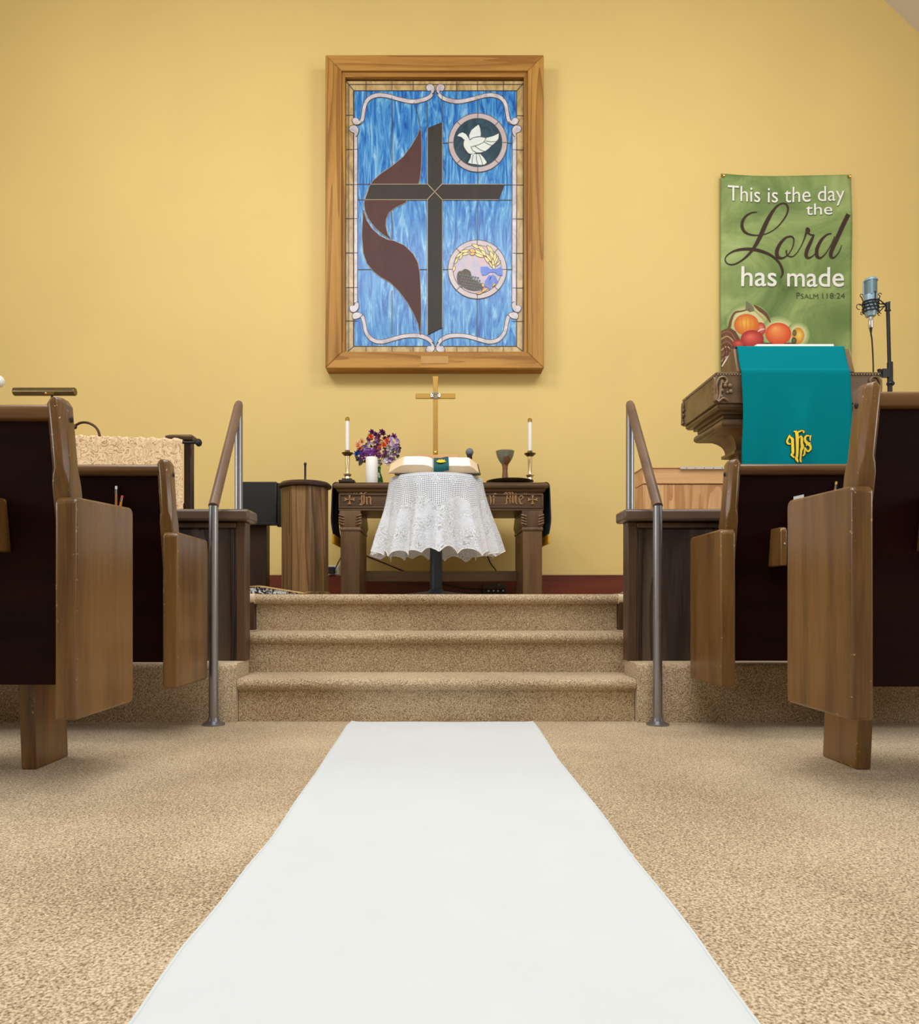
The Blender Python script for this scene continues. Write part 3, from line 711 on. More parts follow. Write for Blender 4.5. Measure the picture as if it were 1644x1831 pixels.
for st in ([(1060, 640), (1090, 625), (1135, 618), (1175, 628)], [(1175, 628), (1160, 655), (1125, 675), (1075, 690)], [(1068, 688), (1080, 715), (1105, 730)], [(1095, 685), (1140, 715), (1165, 722)], [(1160, 655), (1190, 672), (1215, 680)], [(1175, 650), (1215, 655), (1248, 652)], [(1022, 640), (1015, 665), (1020, 695), (1050, 736), (1080, 742)], [(1085, 745), (1078, 775), (1075, 808)], [(1108, 745), (1108, 780), (1118, 815)], [(1125, 745), (1140, 780), (1150, 815)]):
    dl.ribbon(st, 4, g1, q-.0034, .002)
dl.build('feather_came', M['lead'], md)
md, q = medallion(1113, 1553, 205, 169, 'harvest_medallion')
MB().poly(ring(1113, 1553, 169, 56), g1, q, .003).build('medallion_ground', M['gl_lilac'], md)
hs = 3.914*150/1644
def h1(x, y, d): return g1((200*3.914)+x*hs, (330*3.914)+y*hs, d)      # coordinates of the close-up of the medallion
wh = MB(); wl = MB(); nz = [0]
def leaf(cx_, cy_, ln_, ang, wd, mi=0):
    a = radians(ang); pts = []
    for k in range(9):
        u = -1+2*k/8; pts.append((u*ln_/2, wd/2*(1-u*u)))
    for k in range(7, 0, -1):
        u = -1+2*k/8; pts.append((u*ln_/2, -wd/2*(1-u*u)))
    pp = [(cx_+x*cos(a)-y*sin(a), cy_+x*sin(a)+y*cos(a)) for x, y in pts]
    nz[0] += 1; dz = q-.0012-.00009*nz[0]
    wh.poly(pp, h1, dz, .0008, mi); wl.ribbon(pp+[pp[0]], 9, h1, dz-.00004, .0006, sub=1)
for a in ((680, 375, 200, -12, 60), (570, 450, 180, -35, 50), (690, 430, 170, -15, 55), (600, 490, 130, -60, 50), (510, 560, 170, -65, 45), (465, 720, 130, -80, 50), (900, 280, 190, 25, 70), (1010, 330, 190, 40, 70), (960, 410, 220, 35, 70), (1060, 420, 180, 45, 65), (1180, 350, 230, 55, 80), (1210, 450, 180, 65, 70), (960, 460, 210, 20, 60), (1130, 560, 220, 50, 60), (1200, 540, 260, 60, 60), (1150, 500, 220, 55, 55), (1270, 500, 200, 95, 55), (1240, 620, 200, 80, 55), (1300, 560, 190, 115, 45), (1340, 620, 150, 130, 45), (1190, 640, 150, 60, 45), (1250, 690, 100, 75, 60)): leaf(*a)
for a in ((830, 370, 130, 20, 80), (830, 430, 110, -10, 60), (1060, 1150, 200, -35, 45), (1265, 1030, 140, -50, 40), (970, 1205, 140, -15, 40), (1035, 1050, 90, 70, 50)): leaf(*a, mi=1)
wh.build('wheat', [M['gl_wheat'], M['gl_amber']], md)
wl.build('wheat_came', M['lead'], md)
gp = MB(); gp.poly(smooth_closed([(520, 880), (550, 780), (620, 760), (690, 725), (790, 780), (830, 920), (960, 990), (1050, 1050), (1030, 1120), (900, 1165), (740, 1140), (610, 1060), (540, 1000)]), h1, q-.001, .002, 1)
for k in range(46):
    rw = k//9; gx = 620+rw*-8+(k % 9)*50+(rw % 2)*25; gy = 1110-rw*58+((k % 9)-4)*9
    if gx-gy > 40 or gx > 1040 or gx < 540: continue
    gp.poly(ring(gx, gy, 21, 10), h1, q-.0024-.00002*k, .001)
gp.build('grapes', [M['gl_grape'], M['lead']], md)
bw = MB()
for pl in ([(990, 690), (1120, 680), (1180, 730), (1290, 735), (1400, 680), (1420, 760), (1420, 860), (1340, 860), (1270, 800), (1180, 795), (1100, 850), (1020, 860), (1000, 780)], [(1160, 850), (1210, 860), (1120, 1090), (1060, 1080), (1080, 960)], [(1180, 900), (1240, 830), (1250, 950), (1190, 1110), (1140, 1140), (1150, 1040)], [(1255, 850), (1300, 900), (1330, 990), (1290, 1060), (1260, 1000)]):
    bw.poly(pl, h1, q-.0042, .002)
bw.build('bow', M['gl_bow'], md)

# ------------------------------------------------------------------ banner on the wall
BD = WD-.035
def bwave(x, z): return (.006*sin(x*7+z*4)+.004*sin(x*3-z*9+1))*max(0, min(1, (z-ZZ(545, BD))/.12))
def b3(x, y, d): q = (1270+x/4.396, 290+y/4.396); X_, Z_ = XX(q[0], BD), ZZ(q[1], BD); return Vector((X_, d+bwave(X_, Z_), Z_))
br = empty('banner', P(1406, 720, WD), 'green cloth banner with words and printed fruit, hung on the wall behind the pulpit', 'banner')
rows = []
for i in range(61):
    row = []
    for k in range(41):
        tx = k/40; px = 1289+(1523.5-1289)*tx; ytop = 311+4*4*tx*(1-tx)*.9
        py = ytop+(720-ytop)*i/60; X_, Z_ = XX(px, BD), ZZ(py, BD)
        row.append((X_, BD+bwave(X_, Z_), Z_))
    rows.append(row)
mb = MB(); mb.grid(rows); o = mb.build('cloth', M['ban_green'], br)
sd = o.modifiers.new('thickness', 'SOLIDIFY'); sd.thickness = .002; sd.offset = 1
for px in (1293, 1519):
    g = MB(); c_ = P(px, 315.5, BD); c_.y += bwave(c_.x, c_.z)-.003
    g.lathe(c_, [(.006, 0), (.012, -.003), (.014, 0), (.012, .002)], 16, axis='Y'); g.build('grommet', M['brass'], br)
def textmesh(body, offset=0.0):
    cu = bpy.data.curves.new('text', 'FONT'); cu.body = body; cu.offset = offset; cu.resolution_u = 5
    ob = bpy.data.objects.new('text', cu); COL.objects.link(ob)
    dg = bpy.context.evaluated_depsgraph_get(); dg.update()
    me = bpy.data.meshes.new_from_object(ob.evaluated_get(dg))
    vs = [v.co.copy() for v in me.vertices]; fs = [tuple(p.vertices) for p in me.polygons]
    bpy.data.objects.remove(ob); bpy.data.curves.remove(cu); bpy.data.meshes.remove(me)
    return vs, fs
def fit_text(mb, body, x0, x1, ytop, ybase, plane, d, cap=None, arch=0, offset=.012, m=0, slant=0):
    """stretch text so that its baseline is ybase and its tallest glyph reaches ytop"""
    vs, fs = textmesh(body, offset); xs = [v.x for v in vs]; mxy = max(v.y for v in vs); a, b = min(xs), max(xs)
    out = []
    for v in vs:
        u = (v.x-a)/(b-a); y = ybase-(v.y/mxy)*(ybase-ytop)
        out.append(plane(x0+(x1-x0)*u+slant*v.y, y+arch*(4*u*(1-u)), d))
    mb.add(out, fs, m)
TD = BD-.0045
for txt, xa, xb, ya, yb, ar, of in (('This is the day', 136, 1056, 186, 304, 9, .0), ('the', 753, 957, 328, 416, 0, .002), ('has', 242, 522, 824, 975, 0, .008), ('made', 606, 1054, 824, 975, 0, .008)):
    for dx, dy, dd, mi, nm in ((4, 5, .001, M['ban_shadow'], 'lettering_shadow'), (0, 0, 0, M['ban_white'], 'lettering')):
        tx = MB(); fit_text(tx, txt, xa+dx, xb+dx, ya+dy, yb+dy, b3, TD+dd, arch=ar, offset=of)
        tx.build(nm, mi, br, smooth=False)
ps = MB(); fit_text(ps, 'P', 680, 708, 1024, 1074, b3, TD, m=0, offset=0)
fit_text(ps, 'SALM', 714, 852, 1036, 1074, b3, TD, offset=-.005); fit_text(ps, '118:24', 884, 1060, 1028, 1072, b3, TD, offset=-.005)
ps.build('psalm_reference', M['ban_olive'], br, smooth=False)
sc_ = MB()
def stroke(p, w_, sub=7): sc_.ribbon(p, w_, b3, TD-.0006, .0006, sub=sub)
stroke([(372, 392), (330, 396), (285, 422), (257, 462), (250, 505), (266, 545), (305, 570), (360, 578), (410, 572), (460, 556), (515, 522), (565, 470), (602, 415), (616, 368), (606, 332), (578, 320), (540, 334), (502, 375), (468, 430), (436, 490), (405, 560), (370, 630), (325, 700), (270, 758), (215, 796), (168, 810), (130, 798), (116, 768), (132, 736), (180, 706), (250, 690), (330, 690), (410, 708), (480, 738), (535, 784), (564, 835), (570, 880), (552, 913)],
       [6, 10, 16, 22, 24, 20, 14, 9, 7, 7, 8, 10, 12, 14, 12, 10, 14, 22, 30, 34, 34, 30, 22, 15, 11, 9, 8, 8, 9, 14, 20, 24, 22, 18, 18, 20, 16, 5])
stroke([(645, 584), (600, 592), (552, 640), (524, 700), (530, 744), (568, 756), (612, 728), (648, 670), (660, 612), (645, 584)], [12, 16, 24, 30, 28, 14, 8, 8, 9, 12])
stroke([(598, 694), (606, 730), (640, 744), (676, 722), (712, 668), (742, 600), (760, 540)], [12, 9, 8, 7, 7, 10, 20])
stroke([(752, 536), (764, 522), (776, 540), (772, 558), (790, 572), (818, 574)], [8, 16, 22, 14, 10, 8])
stroke([(814, 574), (790, 630), (764, 690), (758, 735), (778, 752), (812, 734), (842, 700)], [14, 26, 30, 26, 14, 8, 6])
stroke([(950, 566), (915, 574), (872, 616), (842, 680), (842, 735), (868, 752), (906, 722), (945, 660), (975, 590)], [8, 12, 22, 28, 26, 14, 8, 7, 7])
stroke([(1082, 416), (1040, 500), (1000, 590), (965, 670), (948, 725), (962, 752), (990, 738), (1016, 700), (1032, 655)], [34, 34, 32, 32, 28, 16, 9, 7, 5])
sc_.build('script_lettering', M['ban_brown'], br, smooth=False)
def printmat():
    m, nt, b = newmat('banner_print_fruit')
    at_ = N(nt, 'ShaderNodeVertexColor'); at_.layer_name = 'ink'; nt.links.new(at_.outputs[0], b.inputs['Base Color']); b.inputs['Roughness'].default_value = .75; return m
fm = MB(); inks = []; FD = TD+.0015; nl = [0]
def fp(pts, c_):
    nl[0] += 1; f0 = len(fm.f); fm.add([b3(x, y, FD-nl[0]*.00004) for x, y in pts], [tuple(range(len(pts)))]); inks.append(c_)
def fr_(pts, w_, c_):
    pp, ww = catmull(pts, w_ if isinstance(w_, list) else [w_]*len(pts), 5); Lp, Rp = [], []
    for i in range(len(pp)):
        a_, b_ = pp[max(i-1, 0)], pp[min(i+1, len(pp)-1)]; dx, dy = b_[0]-a_[0], b_[1]-a_[1]; l = sqrt(dx*dx+dy*dy) or 1
        Lp.append((pp[i][0]-dy/l*ww[i]/2, pp[i][1]+dx/l*ww[i]/2)); Rp.append((pp[i][0]+dy/l*ww[i]/2, pp[i][1]-dx/l*ww[i]/2))
    nl[0] += 1
    vs = [b3(x, y, FD-nl[0]*.00004) for q in zip(Lp, Rp) for x, y in q]
    fm.add(vs, [(2*i, 2*i+1, 2*i+3, 2*i+2) for i in range(len(pp)-1)]); inks.extend([c_]*(len(pp)-1))
def mixc(a_, b_, t_): return tuple(a_[i]+(b_[i]-a_[i])*t_ for i in range(3))
def fe(x, y, a_, b_, c0, c1, hx=0, hy=0, n=9):
    for k in range(n):
        t_ = k/(n-1); sc2 = 1-.9*t_
        fp(ring(x+hx*t_*a_, y+hy*t_*b_, a_*sc2, 32, b_*sc2), mixc(c0, c1, t_))
G0 = (132, 156, 90)
for x, y, a_, b_ in ((300, 1260, 175, 150), (545, 1340, 150, 130), (690, 1360, 95, 105)):
    for k in range(8): fp(ring(x, y, a_*(1-.05*k), 36, b_*(1-.05*k)), mixc(G0, (206, 206, 150), k/7))
fp([(86, 1330), (150, 1300), (200, 1330), (260, 1440), (420, 1420), (640, 1420), (760, 1446), (760, 1640), (86, 1640)], (104, 66, 44))
fr_([(110, 1400), (150, 1300), (165, 1240), (195, 1185), (250, 1172), (330, 1150)], [26, 24, 20, 16, 12, 8], (112, 78, 48))
fr_([(345, 1125), (390, 1160), (440, 1200), (474, 1262)], [10, 30, 28, 8], (108, 72, 46)); fr_([(350, 1170), (395, 1210), (440, 1262)], [8, 16, 6], (190, 160, 104))
fp([(276, 1160), (284, 1092), (310, 1110), (340, 1140), (350, 1172), (310, 1180)], (116, 116, 86))
for k in range(6): fr_([(86, 1350+k*44), (130, 1330+k*40), (170, 1350+k*44), (200, 1400+k*40)], 9, (188, 144, 106) if k % 2 else (142, 92, 64))
for k in range(4): fr_([(100+k*26, 1430), (120+k*22, 1500), (90+k*30, 1600)], 7, (70, 40, 28))
fe(395, 1312, 42, 52, (176, 58, 48), (226, 130, 110), .1, -.2)
fe(285, 1278, 98, 84, (206, 104, 38), (240, 180, 76), -.15, -.2)
for k in range(5): fr_([(225+k*28, 1215), (215+k*34, 1275), (235+k*25, 1345)], [2, 5, 2], (208, 116, 40))
fe(222, 1430, 50, 32, (150, 44, 38), (210, 96, 72), 0, -.2)
fe(330, 1390, 90, 68, (164, 44, 44), (224, 106, 84), -.2, -.25)
fr_([(372, 1335), (400, 1318), (430, 1314)], [5, 14, 4], (226, 206, 190))
fe(535, 1350, 102, 86, (214, 78, 40), (240, 164, 88), -.25, -.45)
fe(690, 1366, 48, 64, (206, 140, 52), (240, 206, 100), .2, -.1)
fe(662, 1345, 16, 26, (92, 84, 48), (140, 120, 66)); fe(658, 1405, 20, 26, (74, 70, 36), (112, 110, 58))
for k in range(22): fe(390+k*17, 1446+4*sin(k*2.3), 10, 8, (196, 164, 122), (238, 228, 204), 0, -.2, 3)
fr_([(90, 1610), (130, 1545), (180, 1492), (206, 1466)], [8, 12, 12, 8], (224, 214, 196))
for x in (1010, 1060, 1090): fr_([(x, 1470), (x+10, 1520), (x-5, 1580)], [4, 14, 6], (170, 166, 112))
o = fm.build('printed_fruit', printmat(), br, smooth=False)
ca = o.data.color_attributes.new('ink', 'FLOAT_COLOR', 'CORNER')
for p, c_ in zip(o.data.polygons, inks):
    for li in p.loop_indices: ca.data[li].color = lin(c_)

# ------------------------------------------------------------------ pulpit
pr = empty('pulpit', (1.84, 3.95, ST), 'carved dark oak pulpit with a projecting moulded top, behind the second right pew', 'pulpit')
def rect(i, z): return (1.42+i, 2.256-i, 3.70+i, 4.20-i, z)
MB().rectloft([rect(.19, ST+.08), rect(.19, 1.29)]).build('body', M['pulpitz'], pr, bevel=.006)
MB().rectloft([rect(.15, ST), rect(.15, ST+.07), rect(.17, ST+.08)]).build('plinth', M['pulpit'], pr, bevel=.006)
lv = [rect(.185, 1.278), rect(.160, 1.285), rect(.160, 1.300), rect(.175, 1.308)]
for k in range(9):
    a = radians(90*k/8); lv.append(rect(.175-.105*(1-cos(a)), 1.308+.087*sin(a)))
MB().rectloft(lv).build('cove', M['pulpitz'], pr)
lv = [rect(.075, 1.395)]+[rect(.072-.026*cos(radians(a)), 1.420+.025*sin(radians(a))) for a in range(-90, 91, 22)]+[rect(.072, 1.446)]
MB().rectloft(lv).build('torus_moulding', M['pulpit'], pr)
MB().rectloft([rect(.062, 1.446), rect(.062, 1.462), rect(.045, 1.464), rect(.045, 1.476), rect(.022, 1.480), rect(.012, 1.492), rect(.012, 1.506)]).build('stepped_moulding', M['pulpit'], pr, bevel=.002)
MB().rectloft([rect(.0, 1.506), rect(0, 1.650)]).build('desk', M['pulpit'], pr, bevel=.004)
MB().rectloft([rect(.004, 1.650), rect(-.002, 1.653), rect(-.002, 1.661), rect(.01, 1.667)]).build('desk_top', M['pulpit'], pr, bevel=.001)
bd2 = MB()
for k in range(58): bd2.ball((1.43+k*.0143, 3.700, 1.6505), .0055, n=8)
for k in range(34): bd2.ball((1.42, 3.705+k*.0145, 1.6505), .0055, n=8)
bd2.build('beading', M['carve'], pr)
for cx_, cy_ in ((1.42, 3.70), (1.42, 4.20), (2.256, 3.70)):
    cv = MB(); sx = 1 if cx_ < 2 else -1; sy = 1 if cy_ < 4 else -1
    def q_(u, z, face): return Vector((cx_+sx*u, cy_-.004*sy, z)) if face == 0 else Vector((cx_-.004*sx, cy_+sy*u, z))
    for face in ((0, 1) if sy > 0 else (1,)):
        k = 1.0 if face == 0 else .35
        cv.tube(curve3([q_(-.002, 1.52, face), q_(.004*k, 1.56, face), q_(.0, 1.60, face), q_(.014*k, 1.632, face), q_(.04*k, 1.638, face), q_(.055*k, 1.622, face), q_(.045*k, 1.605, face), q_(.032*k, 1.612, face)], 5), .0055, 8)
        cv.tube(curve3([q_(.006*k, 1.515, face), q_(.018*k, 1.55, face), q_(.022*k, 1.59, face), q_(.03*k, 1.622, face)], 5), .007, 8)
        cv.tube(curve3([q_(.01*k, 1.512, face), q_(.035*k, 1.53, face), q_(.06*k, 1.518, face)], 5), .006, 8)
        for u, z, r_ in ((.045, 1.595, .010), (.070, 1.594, .011), (.074, 1.566, .010), (.058, 1.560, .007), (.03, 1.57, .009), (.026, 1.54, .009)):
            cv.ball(q_(u*k, z, face), r_, n=10, sz=(1, .7, 1) if face == 0 else (.7, 1, 1))
    cv.build('carved_corner', M['carve'], pr)
MB().sideprism([(3.705, 1.667), (3.757, 1.803), (3.775, 1.806), (3.93, 1.735), (3.93, 1.667)], 1.53, 2.13).build('book_rest', M['pulpitz'], pr, bevel=.004)
# cloth over the pulpit
cl = MB(); rows = []
prof = [(3.90, 1.756), (3.83, 1.788), (3.772, 1.812), (3.752, 1.809), (3.74, 1.785), (3.72, 1.735), (3.70, 1.685), (3.688, 1.664), (3.686, 1.62), (3.685, 1.55), (3.683, 1.45), (3.681, 1.35), (3.680, 1.25), (3.680, 1.12)]
pf = curve3([(0, a, b) for a, b in prof], 5)
def fold(u, z):
    k = max(0, min(1, (1.60-z)/.35)); w_ = u-.5
    return -k*1.9*(.010*math.exp(-((w_+.02+.5*(1.27-z))/.10)**2)+.009*math.exp(-((w_-.12-.6*(1.3-z))/.11)**2)+.006*math.exp(-((w_+.38)/.08)**2))+.003*k
for p in pf:
    row = []
    for k in range(49):
        u = k/48; ins = 0
        x = 1.546+ins+(2.097-1.546)*u+(.004*sin(p.z*14) if k in (0, 48) else 0)
        row.append((x, p.y-.003+fold(u, p.z), p.z+.001))
    rows.append(row)
cl.grid(rows); o = cl.build('pulpit_cloth', M['teal'], ang=80); tag(o, 'teal cloth with a gold IHS monogram draped over the front of the pulpit', 'cloth')
sd = o.modifiers.new('thickness', 'SOLIDIFY'); sd.thickness = .002; sd.offset = 0
CDp = 3.681
def m5(x, y, d): X_, Z_ = XX(1390+x/20.55, CDp), ZZ(760+y/20.55, CDp); return Vector((X_, d+fold((X_-1.546)/.551, Z_), Z_))
mono = [([(545, 268), (600, 270), (640, 300)], [30, 60, 110]), ([(640, 290), (655, 500), (655, 900), (645, 1180), (620, 1250), (660, 1330), (700, 1395)], [100, 100, 90, 90, 100, 90, 40]),
        ([(690, 300), (760, 270), (830, 255), (880, 290), (860, 340)], [70, 50, 40, 50, 50]), ([(405, 380), (440, 470), (500, 550), (500, 700), (500, 950), (490, 1080), (430, 1130)], [20, 60, 90, 80, 90, 80, 50]),
        ([(405, 390), (370, 500), (330, 600), (340, 680), (390, 720), (440, 715)], [20, 60, 60, 65, 60, 30]), ([(425, 1130), (480, 1170), (545, 1235)], [30, 65, 55]),
        ([(700, 540), (770, 450), (810, 540), (810, 700), (840, 840), (800, 960), (790, 1150), (790, 1330), (830, 1385)], [20, 40, 90, 90, 130, 90, 70, 70, 60]),
        ([(1155, 420), (1120, 520), (1125, 630)], [40, 60, 20]), ([(1125, 460), (1060, 440), (990, 440), (930, 500), (930, 600), (990, 690), (1080, 750), (1140, 830), (1140, 920), (1060, 1000), (990, 950), (940, 860)], [20, 45, 60, 80, 80, 110, 110, 80, 70, 60, 50, 30]),
        ([(1150, 690), (1050, 720), (970, 800)], [20, 60, 40]), ([(940, 860), (930, 1000), (930, 1090), (870, 1175)], [40, 70, 70, 35])]
mo = MB(); mo2 = MB()
for p, w_ in mono: mo.ribbon(p, w_, m5, CDp-.009, .002); mo2.ribbon(p, [v+50 for v in w_], m5, CDp-.0075, .002)
mo.build('monogram', M['gold_thread'], o); mo2.build('monogram_outline', M['dark_thread'], o)
bk = MB().sideprism([(3.772, 1.8145), (3.772, 1.832), (3.80, 1.836), (3.925, 1.782), (3.918, 1.752)], 1.66, 2.06)
o = bk.build('open_book', [M['paper']], bevel=.003); tag(o, 'open book lying on top of the pulpit, only its page edges showing', 'book')

# ------------------------------------------------------------------ studio microphone on a stand behind the pulpit
MD = 4.5
pb = P(1590, 1075, MD); pb.z = ST
sr = empty('microphone_stand', pb, 'dark upright microphone stand behind the right end of the pulpit', 'microphone stand')
top = P(1588, 541, MD)
MB().lathe(pb, [(.15, 0), (.15, .012), (.04, .03), (.022, .05), (.02, .07)], 32).build('base', M['blackmetal'], sr)
MB().tube([pb+Vector((.008, 0, .05)), P(1592, 690, MD)], .014, 14).build('lower_tube', M['blackmetal'], sr)
MB().tube([P(1592, 690, MD), top], .0105, 14).build('upper_tube', M['bronze'] if False else M['blackmetal'], sr)
cl2 = MB(); cl2.tube([P(1592.5, 690, MD), P(1592, 648, MD)], .0165, 14); cl2.ball(P(1593, 686, MD), .022, sz=(1.1, 1, .8))
cl2.box(XX(1577, MD), XX(1590, MD), MD-.012, MD+.012, ZZ(675, MD), ZZ(660, MD)); cl2.tube([P(1576, 676, MD), P(1572, 660, MD)], .010, 10)
cl2.build('clutch', M['blackmetal'], sr)
hd = MB(); hd.tube([P(1588, 556, MD), P(1588, 541, MD)], .0135, 14); hd.tube([P(1583, 555, MD), P(1593, 555, MD)], .006, 8); hd.tube([P(1589, 546, MD), P(1592, 539, MD)], .004, 8)
hd.tube([P(1586, 545, MD), P(1578, 542, MD)], .006, 8)
hd.build('swivel', M['blackmetal'], sr)
mc = P(1557.5, 555, MD)
mr = empty('studio_microphone', P(1558, 566, MD), 'pale blue studio microphone hanging in a black spider mount above the pulpit', 'microphone')
k = MD/F
MB().lathe(mc, [(.004, -12*k), (8*k, -11*k), (9.5*k, -6*k), (11*k, -1*k), (11*k, 27*k)], 28).build('body', M['micblue'], mr)
MB().lathe(mc, [(10.3*k, 27*k), (10.3*k, 52*k)], 28).build('grille', M['micmesh'], mr)
MB().lathe(mc, [(10.8*k, 51*k), (11.6*k, 52*k), (11.6*k, 53.5*k), (9.5*k, 56.5*k), (5*k, 57.5*k), (.001, 58*k)], 28).build('head_cap', M['micblue'], mr)
for a in (-112, 20, 160): MB().tube([mc+Vector((10.6*k*cos(radians(a)), 10.6*k*sin(radians(a)), 26*k)), mc+Vector((10.6*k*cos(radians(a)), 10.6*k*sin(radians(a)), 53*k))], 2.2*k, 6).build('frame_bar', M['micblue'], mr)
MB().lathe(mc+Vector((0, 0, -32*k)), [(3.2*k, 0), (3.9*k, 1*k), (3.9*k, 20*k), (3*k, 21*k)], 20).build('plug', M['silver'], mr)
MB().tube([mc+Vector((.001, 0, -32*k)), mc+Vector((.002, 0, -42*k))], [2.6*k, 1.2*k], 12).build('strain_relief', M['black'], mr)
sm = MB()
for dz, r_ in ((15, 12.6), (10, 13), (4, 13), (-2, 12.2)):
    sm.tube([mc+Vector((r_*k*cos(2*pi*i/28), r_*k*sin(2*pi*i/28), dz*k)) for i in range(29)], 1.1*k, 8)
for i in range(10):
    a = 2*pi*i/10; b_ = a+.5
    sm.tube([mc+Vector((13*k*cos(a), 13*k*sin(a), 14*k)), mc+Vector((12*k*cos(b_), 12*k*sin(b_), -2*k))], .8*k, 6)
for dz, s_, l_ in ((26, -1, 17), (28, 1, 16), (-6, -1, 16), (-7, 1, 15), (6, -1, 21)):
    c_ = mc+Vector((s_*l_*k, -.004, dz*k))
    sm.tube([mc+Vector((s_*12*k, -.004, 10*k)), c_+Vector((0, 0, (-3 if dz > 10 else 3)*k))], .9*k, 6)
    rr = 5 if dz == 6 else 2.6
    sm.tube([c_+Vector((rr*k*cos(2*pi*i/14), 0, rr*k*sin(2*pi*i/14))) for i in range(12)], .7*k, 6)
for dz in (22, 12, 4, -6): sm.tube([mc+Vector((12*k, 0, dz*k)), P(1583, 544+(3 if dz < 8 else 0), MD)], 1.0*k, 6)
sm.tube([mc+Vector((1.5*k, -11.6*k, 12*k)), mc+Vector((1.5*k, -11.6*k, 30*k))], 1.1*k, 6)
sm.build('shock_mount', M['black'], mr)
cb = [mc+Vector((.002, 0, -42*k)), P(1560, 610, MD), P(1562, 650, MD), P(1563, 700, MD), P(1570, 800, MD+.03), P(1574, 900, MD+.05), Vector((XX(1574, MD), MD+.06, ST+.3)), Vector((XX(1574, MD)+.02, MD+.12, ST+.006)), Vector((XX(1574, MD)+.1, MD+.5, ST+.006))]
MB().tube(curve3(cb, 6), .0045, 8).build('cable', M['black'], mr)

# ------------------------------------------------------------------ light oak cabinet behind the right half wall
kr = empty('oak_cabinet', (1.3, 3.78, ST), 'light oak cabinet with a metal strip along its top, left of the pulpit', 'cabinet')
ztop = ZZ(836, 3.7)
MB().box(1.05, 1.56, 3.702, 3.86, ST, ZZ(866, 3.7)).build('body', M['lightoakz'], kr, bevel=.003)
MB().box(1.049, 1.56, 3.698, 3.86, ZZ(866, 3.7)+.003, ztop-.004).build('top_rail', M['lightoakx'], kr, bevel=.002)
MB().box(1.044, 1.565, 3.694, 3.864, ztop-.004, ztop+.001).build('lid', M['lightoakx'], kr, bevel=.001)
hg = MB().box(XX(1217, 3.69), 1.56, 3.6885, 3.6945, ztop-.010, ztop+.0025)
hg = hg.build('hinge_strip', M['steel_strip'], kr)
sw_ = MB()
for q_x in range(1228, 1330, 16): sw_.ball((XX(q_x, 3.69), 3.6885, ztop-.004), .0022, n=8)
sw_.build('screw', M['blackmetal'], hg)

# ------------------------------------------------------------------ communion table
TZ = 1.312; T0, T1 = 4.96, 5.50
tr_ = empty('communion_table', (XX(788, T0), 5.23, ST), 'dark carved oak communion table with carved lettering on its front', 'table')
xl, xr = XX(596, T0), XX(982, T0)
def trect(i, z): return (xl+i, xr-i, T0+i, T1-i, z)
MB().rectloft([trect(.035, TZ-.078), trect(.035, TZ-.066), trect(.024, TZ-.062), trect(.018, TZ-.044), trect(.006, TZ-.040), trect(.0, TZ-.030), trect(0, TZ-.018), trect(.012, TZ-.004), trect(.018, TZ)]).build('tabletop', M['table'], tr_, bevel=.002)
MB().box(XX(604, T0), XX(974, T0), T0+.035, T1-.035, ZZ(912, T0), TZ-.078).build('apron', M['table'], tr_, bevel=.004)
af = MB()
for za, zb_ in ((ZZ(912, T0), ZZ(909, T0)), (ZZ(907.5, T0), ZZ(904.5, T0)), (TZ-.086, TZ-.078)): af.box(XX(605, T0), XX(973, T0), T0+.027, T0+.036, za, zb_)
for xa in (XX(605, T0), XX(970, T0)): af.box(xa, xa+.012, T0+.027, T0+.036, ZZ(904, T0), TZ-.086)
af.build('apron_moulding', M['table'], tr_, bevel=.001)
for a, b in ((608, 643), (936, 971)):
    xa, xb = XX(a, T0), XX(b, T0)
    lg = MB().rectloft([(xa, xb, T0+.03, T1-.03, ST), (xa, xb, T0+.03, T1-.03, ZZ(948, T0))]).build('leg', M['tablez'], tr_, bevel=.005)
    cp = MB().rectloft([(xa-.004, xb+.004, T0+.026, T1-.026, ZZ(948, T0)), (xa-.006, xb+.006, T0+.024, T1-.024, ZZ(946, T0)), (xa-.006, xb+.006, T0+.024, T1-.024, ZZ(944, T0)), (xa-.001, xb+.001, T0+.028, T1-.03, ZZ(942.5, T0)), (xa-.012, xb+.012, T0+.022, T1-.022, ZZ(933, T0)), (xa-.004, xb+.004, T0+.028, T1-.028, ZZ(912, T0))]).build('capital', M['tablez'], lg)
    cv = MB()
    for e, sg in ((xa-.002, 1), (xb+.002, -1)):
        for i in range(4):
            z = ZZ(921+i*5, T0); cv.tube(curve3([(e-sg*.008, T0+.03, z+.006), (e+sg*.008, T0+.018, z), (e+sg*.026, T0+.022, z-.008)], 4), [.006]*9, 8)
            cv.ball((e+sg*.022, T0+.020, z-.004), .007, n=8)
    cv.build('carved_scroll', M['carve'], lg)
MB().box(XX(643, T0)-.004, XX(936, T0)+.004, 5.36, 5.42, ZZ(1040, 5.36), ZZ(1021, 5.36)).build('stretcher', M['table'], tr_, bevel=.004)
